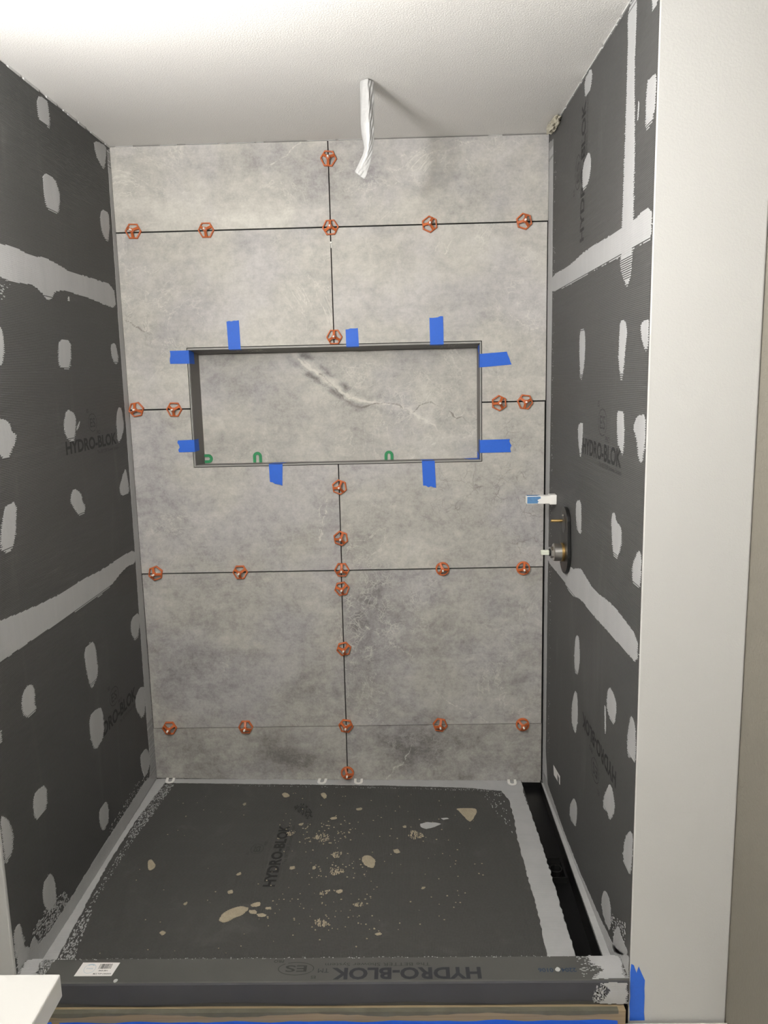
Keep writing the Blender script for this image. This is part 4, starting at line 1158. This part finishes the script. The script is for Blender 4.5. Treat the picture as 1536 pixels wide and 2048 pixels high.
# ================================================================== VALVE AND SPOUT STUB ON THE RIGHT WALL
vy, vz0, vz1 = -.384, 1.120, 1.013
valve = empty('shower_valve', (W, vy, 1.02))
tag(valve, 'black oblong shower valve body with brass screw and nickel cartridge on the right wall', 'valve')
R90 = Matrix.Rotation(-math.pi / 2, 4, 'Y')      # local z -> -x (out of the right wall)
out = []
for a in range(0, 181, 10): out.append((.058 * math.cos(math.radians(a)) * .93, .100 + .045 * math.sin(math.radians(a))))
for a in range(180, 361, 10): out.append((.066 * math.cos(math.radians(a)), -.006 + .062 * math.sin(math.radians(a))))
pl = [(u * 1.0, v) for u, v in out]
MB().prism(pl, lambda u, v, d: (-d, u, v), .0012, .012).build('valve_plate', M['black'], valve, bevel=.0015)
inn = [(.026 * math.cos(t * .3142), .092 + .030 * math.sin(t * .3142)) for t in range(20)]
MB().prism(inn, lambda u, v, d: (-d, u, v), .0121, .0128).build('slot_recess', M['pit'], valve)
def lathe_out(prof, name, mat, y, z, n=24):
    fr = Matrix.Translation((0, y, z)) @ R90
    return MB().lathe([(r, h) for r, h in prof], fr, n).build(name, M[mat], valve, smooth_angle=35)
lathe_out([(.0046, .010), (.0046, .046), (.0042, .047), (.0042, .0485), (.003, .049)], 'brass_screw', 'brass', .020, .098, 14)
lathe_out([(.004, .0125), (.004, .0155), (.002, .0165)], 'screw_head', 'nickel', .004, .118, 12)
lathe_out([(.030, .011), (.030, .0135), (.0265, .014), (.0265, .0165), (.030, .017), (.030, .020), (.028, .0205)], 'brass_collar', 'brass', .0, .0)
lathe_out([(.0285, .0205), (.0285, .0425), (.0270, .0440), (.017, .0440)], 'cartridge_body', 'nickel', .0, .0)
lathe_out([(.0185, .0440), (.0185, .0520), (.0165, .0535), (.010, .0535)], 'hex_nut', 'nickel', .0, .0, 6)
lathe_out([(.0120, .0535), (.0120, .0570), (.009, .058)], 'stem_collar', 'black', .0, .0, 16)
st = MB(); st.box(-.083, -.0575, -.0075, .0075, -.0070, .0070); st.build('spline_stem', M['stem'], valve, bevel=.0015)
sy, szz = -.195, 1.162
spout = empty('spout_stub', (W, sy, szz))
tag(spout, 'white square spout stub with blue film sticking out of the right wall above the valve', 'spout')
MB().box(-.024, -.0006, -.018, .018, -.0165, .0165).build('collar', M['white_plastic'], spout, bevel=.002)
mb = MB(); mb.box(-.101, -.022, -.0150, .0150, -.0135, .0135); mb.build('stub_body', M['white_plastic'], spout, bevel=.0015)
mb = MB(); r_ = random.Random(4)
for face in (0, 1):
    e = [(-.058 + r_.uniform(-.008, .006), -.0115 + .023 * k / 8) for k in range(9)]
    pts = [(-.0995, -.0115)] + e + [(-.0995, .0115)]
    pts = pts[:1] + e + pts[-1:]
    if face == 0: mb.prism(pts, lambda u, v, d: (u, -.0150 - d, v), .0001, .0005)
    else: mb.prism(pts, lambda u, v, d: (u, v, .0135 + d), .0001, .0005)
mb.build('blue_film', simple('blue_film', (.09, .22, .42), .5, var=.3, vscale=120), spout)

# crumpled foam / fibre at the top right corner
bm = bmesh.new(); r_ = random.Random(6)
bmesh.ops.create_icosphere(bm, subdivisions=3, radius=1)
for v in bm.verts:
    n_ = 1 + .28 * math.sin(7 * v.co.x + 3) * math.sin(9 * v.co.y) + .25 * math.sin(11 * v.co.z + 2 * v.co.x) + r_.uniform(-.12, .12)
    v.co = Vector((v.co.x * .013, v.co.y * .075, v.co.z * .012)) * n_
me = bpy.data.meshes.new('foam_scrap'); bm.to_mesh(me); bm.free(); me.materials.append(M['foam'])
o = bpy.data.objects.new('foam_scrap', me); COL.objects.link(o); o.location = (W - .012, -.135, H - .014); o.rotation_euler = (0, .5, 0)
tag(o, 'crumbly beige foam scrap in the top right corner under the ceiling', 'foam')
# bit of tile clip left in the middle joint
tail = MB().box(.7445, .7495, -.006, .0, 2.043, 2.0485)
tail.box(.7460, .7480, -.0015, .001, 2.028, 2.044)
tag(tail.build('clip_tail', M['white_plastic']), 'tiny broken white clip end in the middle joint under the top row crossing', 'clip')

# ================================================================== VANITY AT THE LEFT FRONT
van = empty('vanity', (.0, -2.8, .0302))
tag(van, 'vanity with a white veined quartz countertop at the bottom left', 'vanity')
VZ = .890
def V(x0, x1, y0, y1, z0, z1): return (x0, x1, y0 + 2.8, y1 + 2.8, z0 - .0302, z1 - .0302)
MB().box(*V(-.0895, .560, -3.62, -2.036, VZ - .030, VZ)).build('countertop', M['quartz'], van, bevel=.002)
MB().box(*V(-.0895, .520, -3.60, -2.060, .10, VZ - .0302)).build('cabinet_body', M['cabinet'], van)
MB().box(*V(.03, .46, -3.58, -2.08, .0302, .0998)).build('toe_kick', M['black'], van)
for y0 in (-3.595, -3.085, -2.575):
    d_ = MB().box(*V(.5202, .538, y0, y0 + .505, .115, VZ - .045)).build('door', M['cabinet'], van, bevel=.002)
    MB().box(*V(.5382, .556, y0 + .44, y0 + .45, .60, .74)).build('handle', M['nickel'], d_, bevel=.002)

# three-globe pendant over the vanity (the room's main lamp, just left of the frame)
LX, LY, LZ, CUP = .30, -1.90, 1.965, -.026
lamp = empty('pendant_light', (LX, LY, H - .0005))
tag(lamp, 'three-globe pendant light hanging from the ceiling above the vanity', 'light')
dz = LZ - H
MB().lathe([(.06, 0), (.06, -.012), (.045, -.022), (.012, -.026)], n=28).build('canopy', M['nickel'], lamp, smooth_angle=35)
MB().lathe([(.006, -.02), (.006, dz - .085)], n=12).build('rod', M['nickel'], lamp, smooth_angle=35)
MB().box(-.012, .012, -.20, .20, dz - .095, dz - .0745).build('crossbar', M['nickel'], lamp, bevel=.002)
for dy in (-.18, 0.0, .18):
    MB().lathe([(.012, -.074), (.030, -.066), (.046, -.045), (.0535, CUP), (.0520, CUP), (.0445, -.044), (.028, -.060), (.004, -.062)], Matrix.Translation((.05 if dy == 0 else 0, dy, dz)), 28).build('cutoff_cup', M['nickel'], lamp, smooth_angle=35)  # cups added under the globes to hold back light thrown downward
    if dy == 0: MB().box(.0, .055, -.01, .01, dz - .094, dz - .0735).build('bracket', M['nickel'], lamp)
    bm = bmesh.new(); bmesh.ops.create_uvsphere(bm, u_segments=24, v_segments=14, radius=.048)
    me = bpy.data.meshes.new('globe'); bm.to_mesh(me); bm.free(); me.materials.append(M['bulb'])
    for p in me.polygons: p.use_smooth = True
    o = bpy.data.objects.new('globe', me); COL.objects.link(o); o.parent = lamp; o.location = (.05 if dy == 0 else 0, dy, dz)

# fill lamp added on the ceiling behind the camera to lift dim surfaces
disc = empty('fill_light', (1.38, -3.1, H - .0005))
tag(disc, 'added round fill light on the ceiling behind the viewer', 'light')
MB().lathe([(.19, 0), (.19, -.035), (.178, -.04), (.178, -.030)], n=40).build('rim', M['nickel'], disc, smooth_angle=35)
MB().lathe([(.177, -.031), (.165, -.040), (.10, -.046), (.02, -.047)], n=40).build('diffuser', M['disc'], disc, smooth_angle=50)
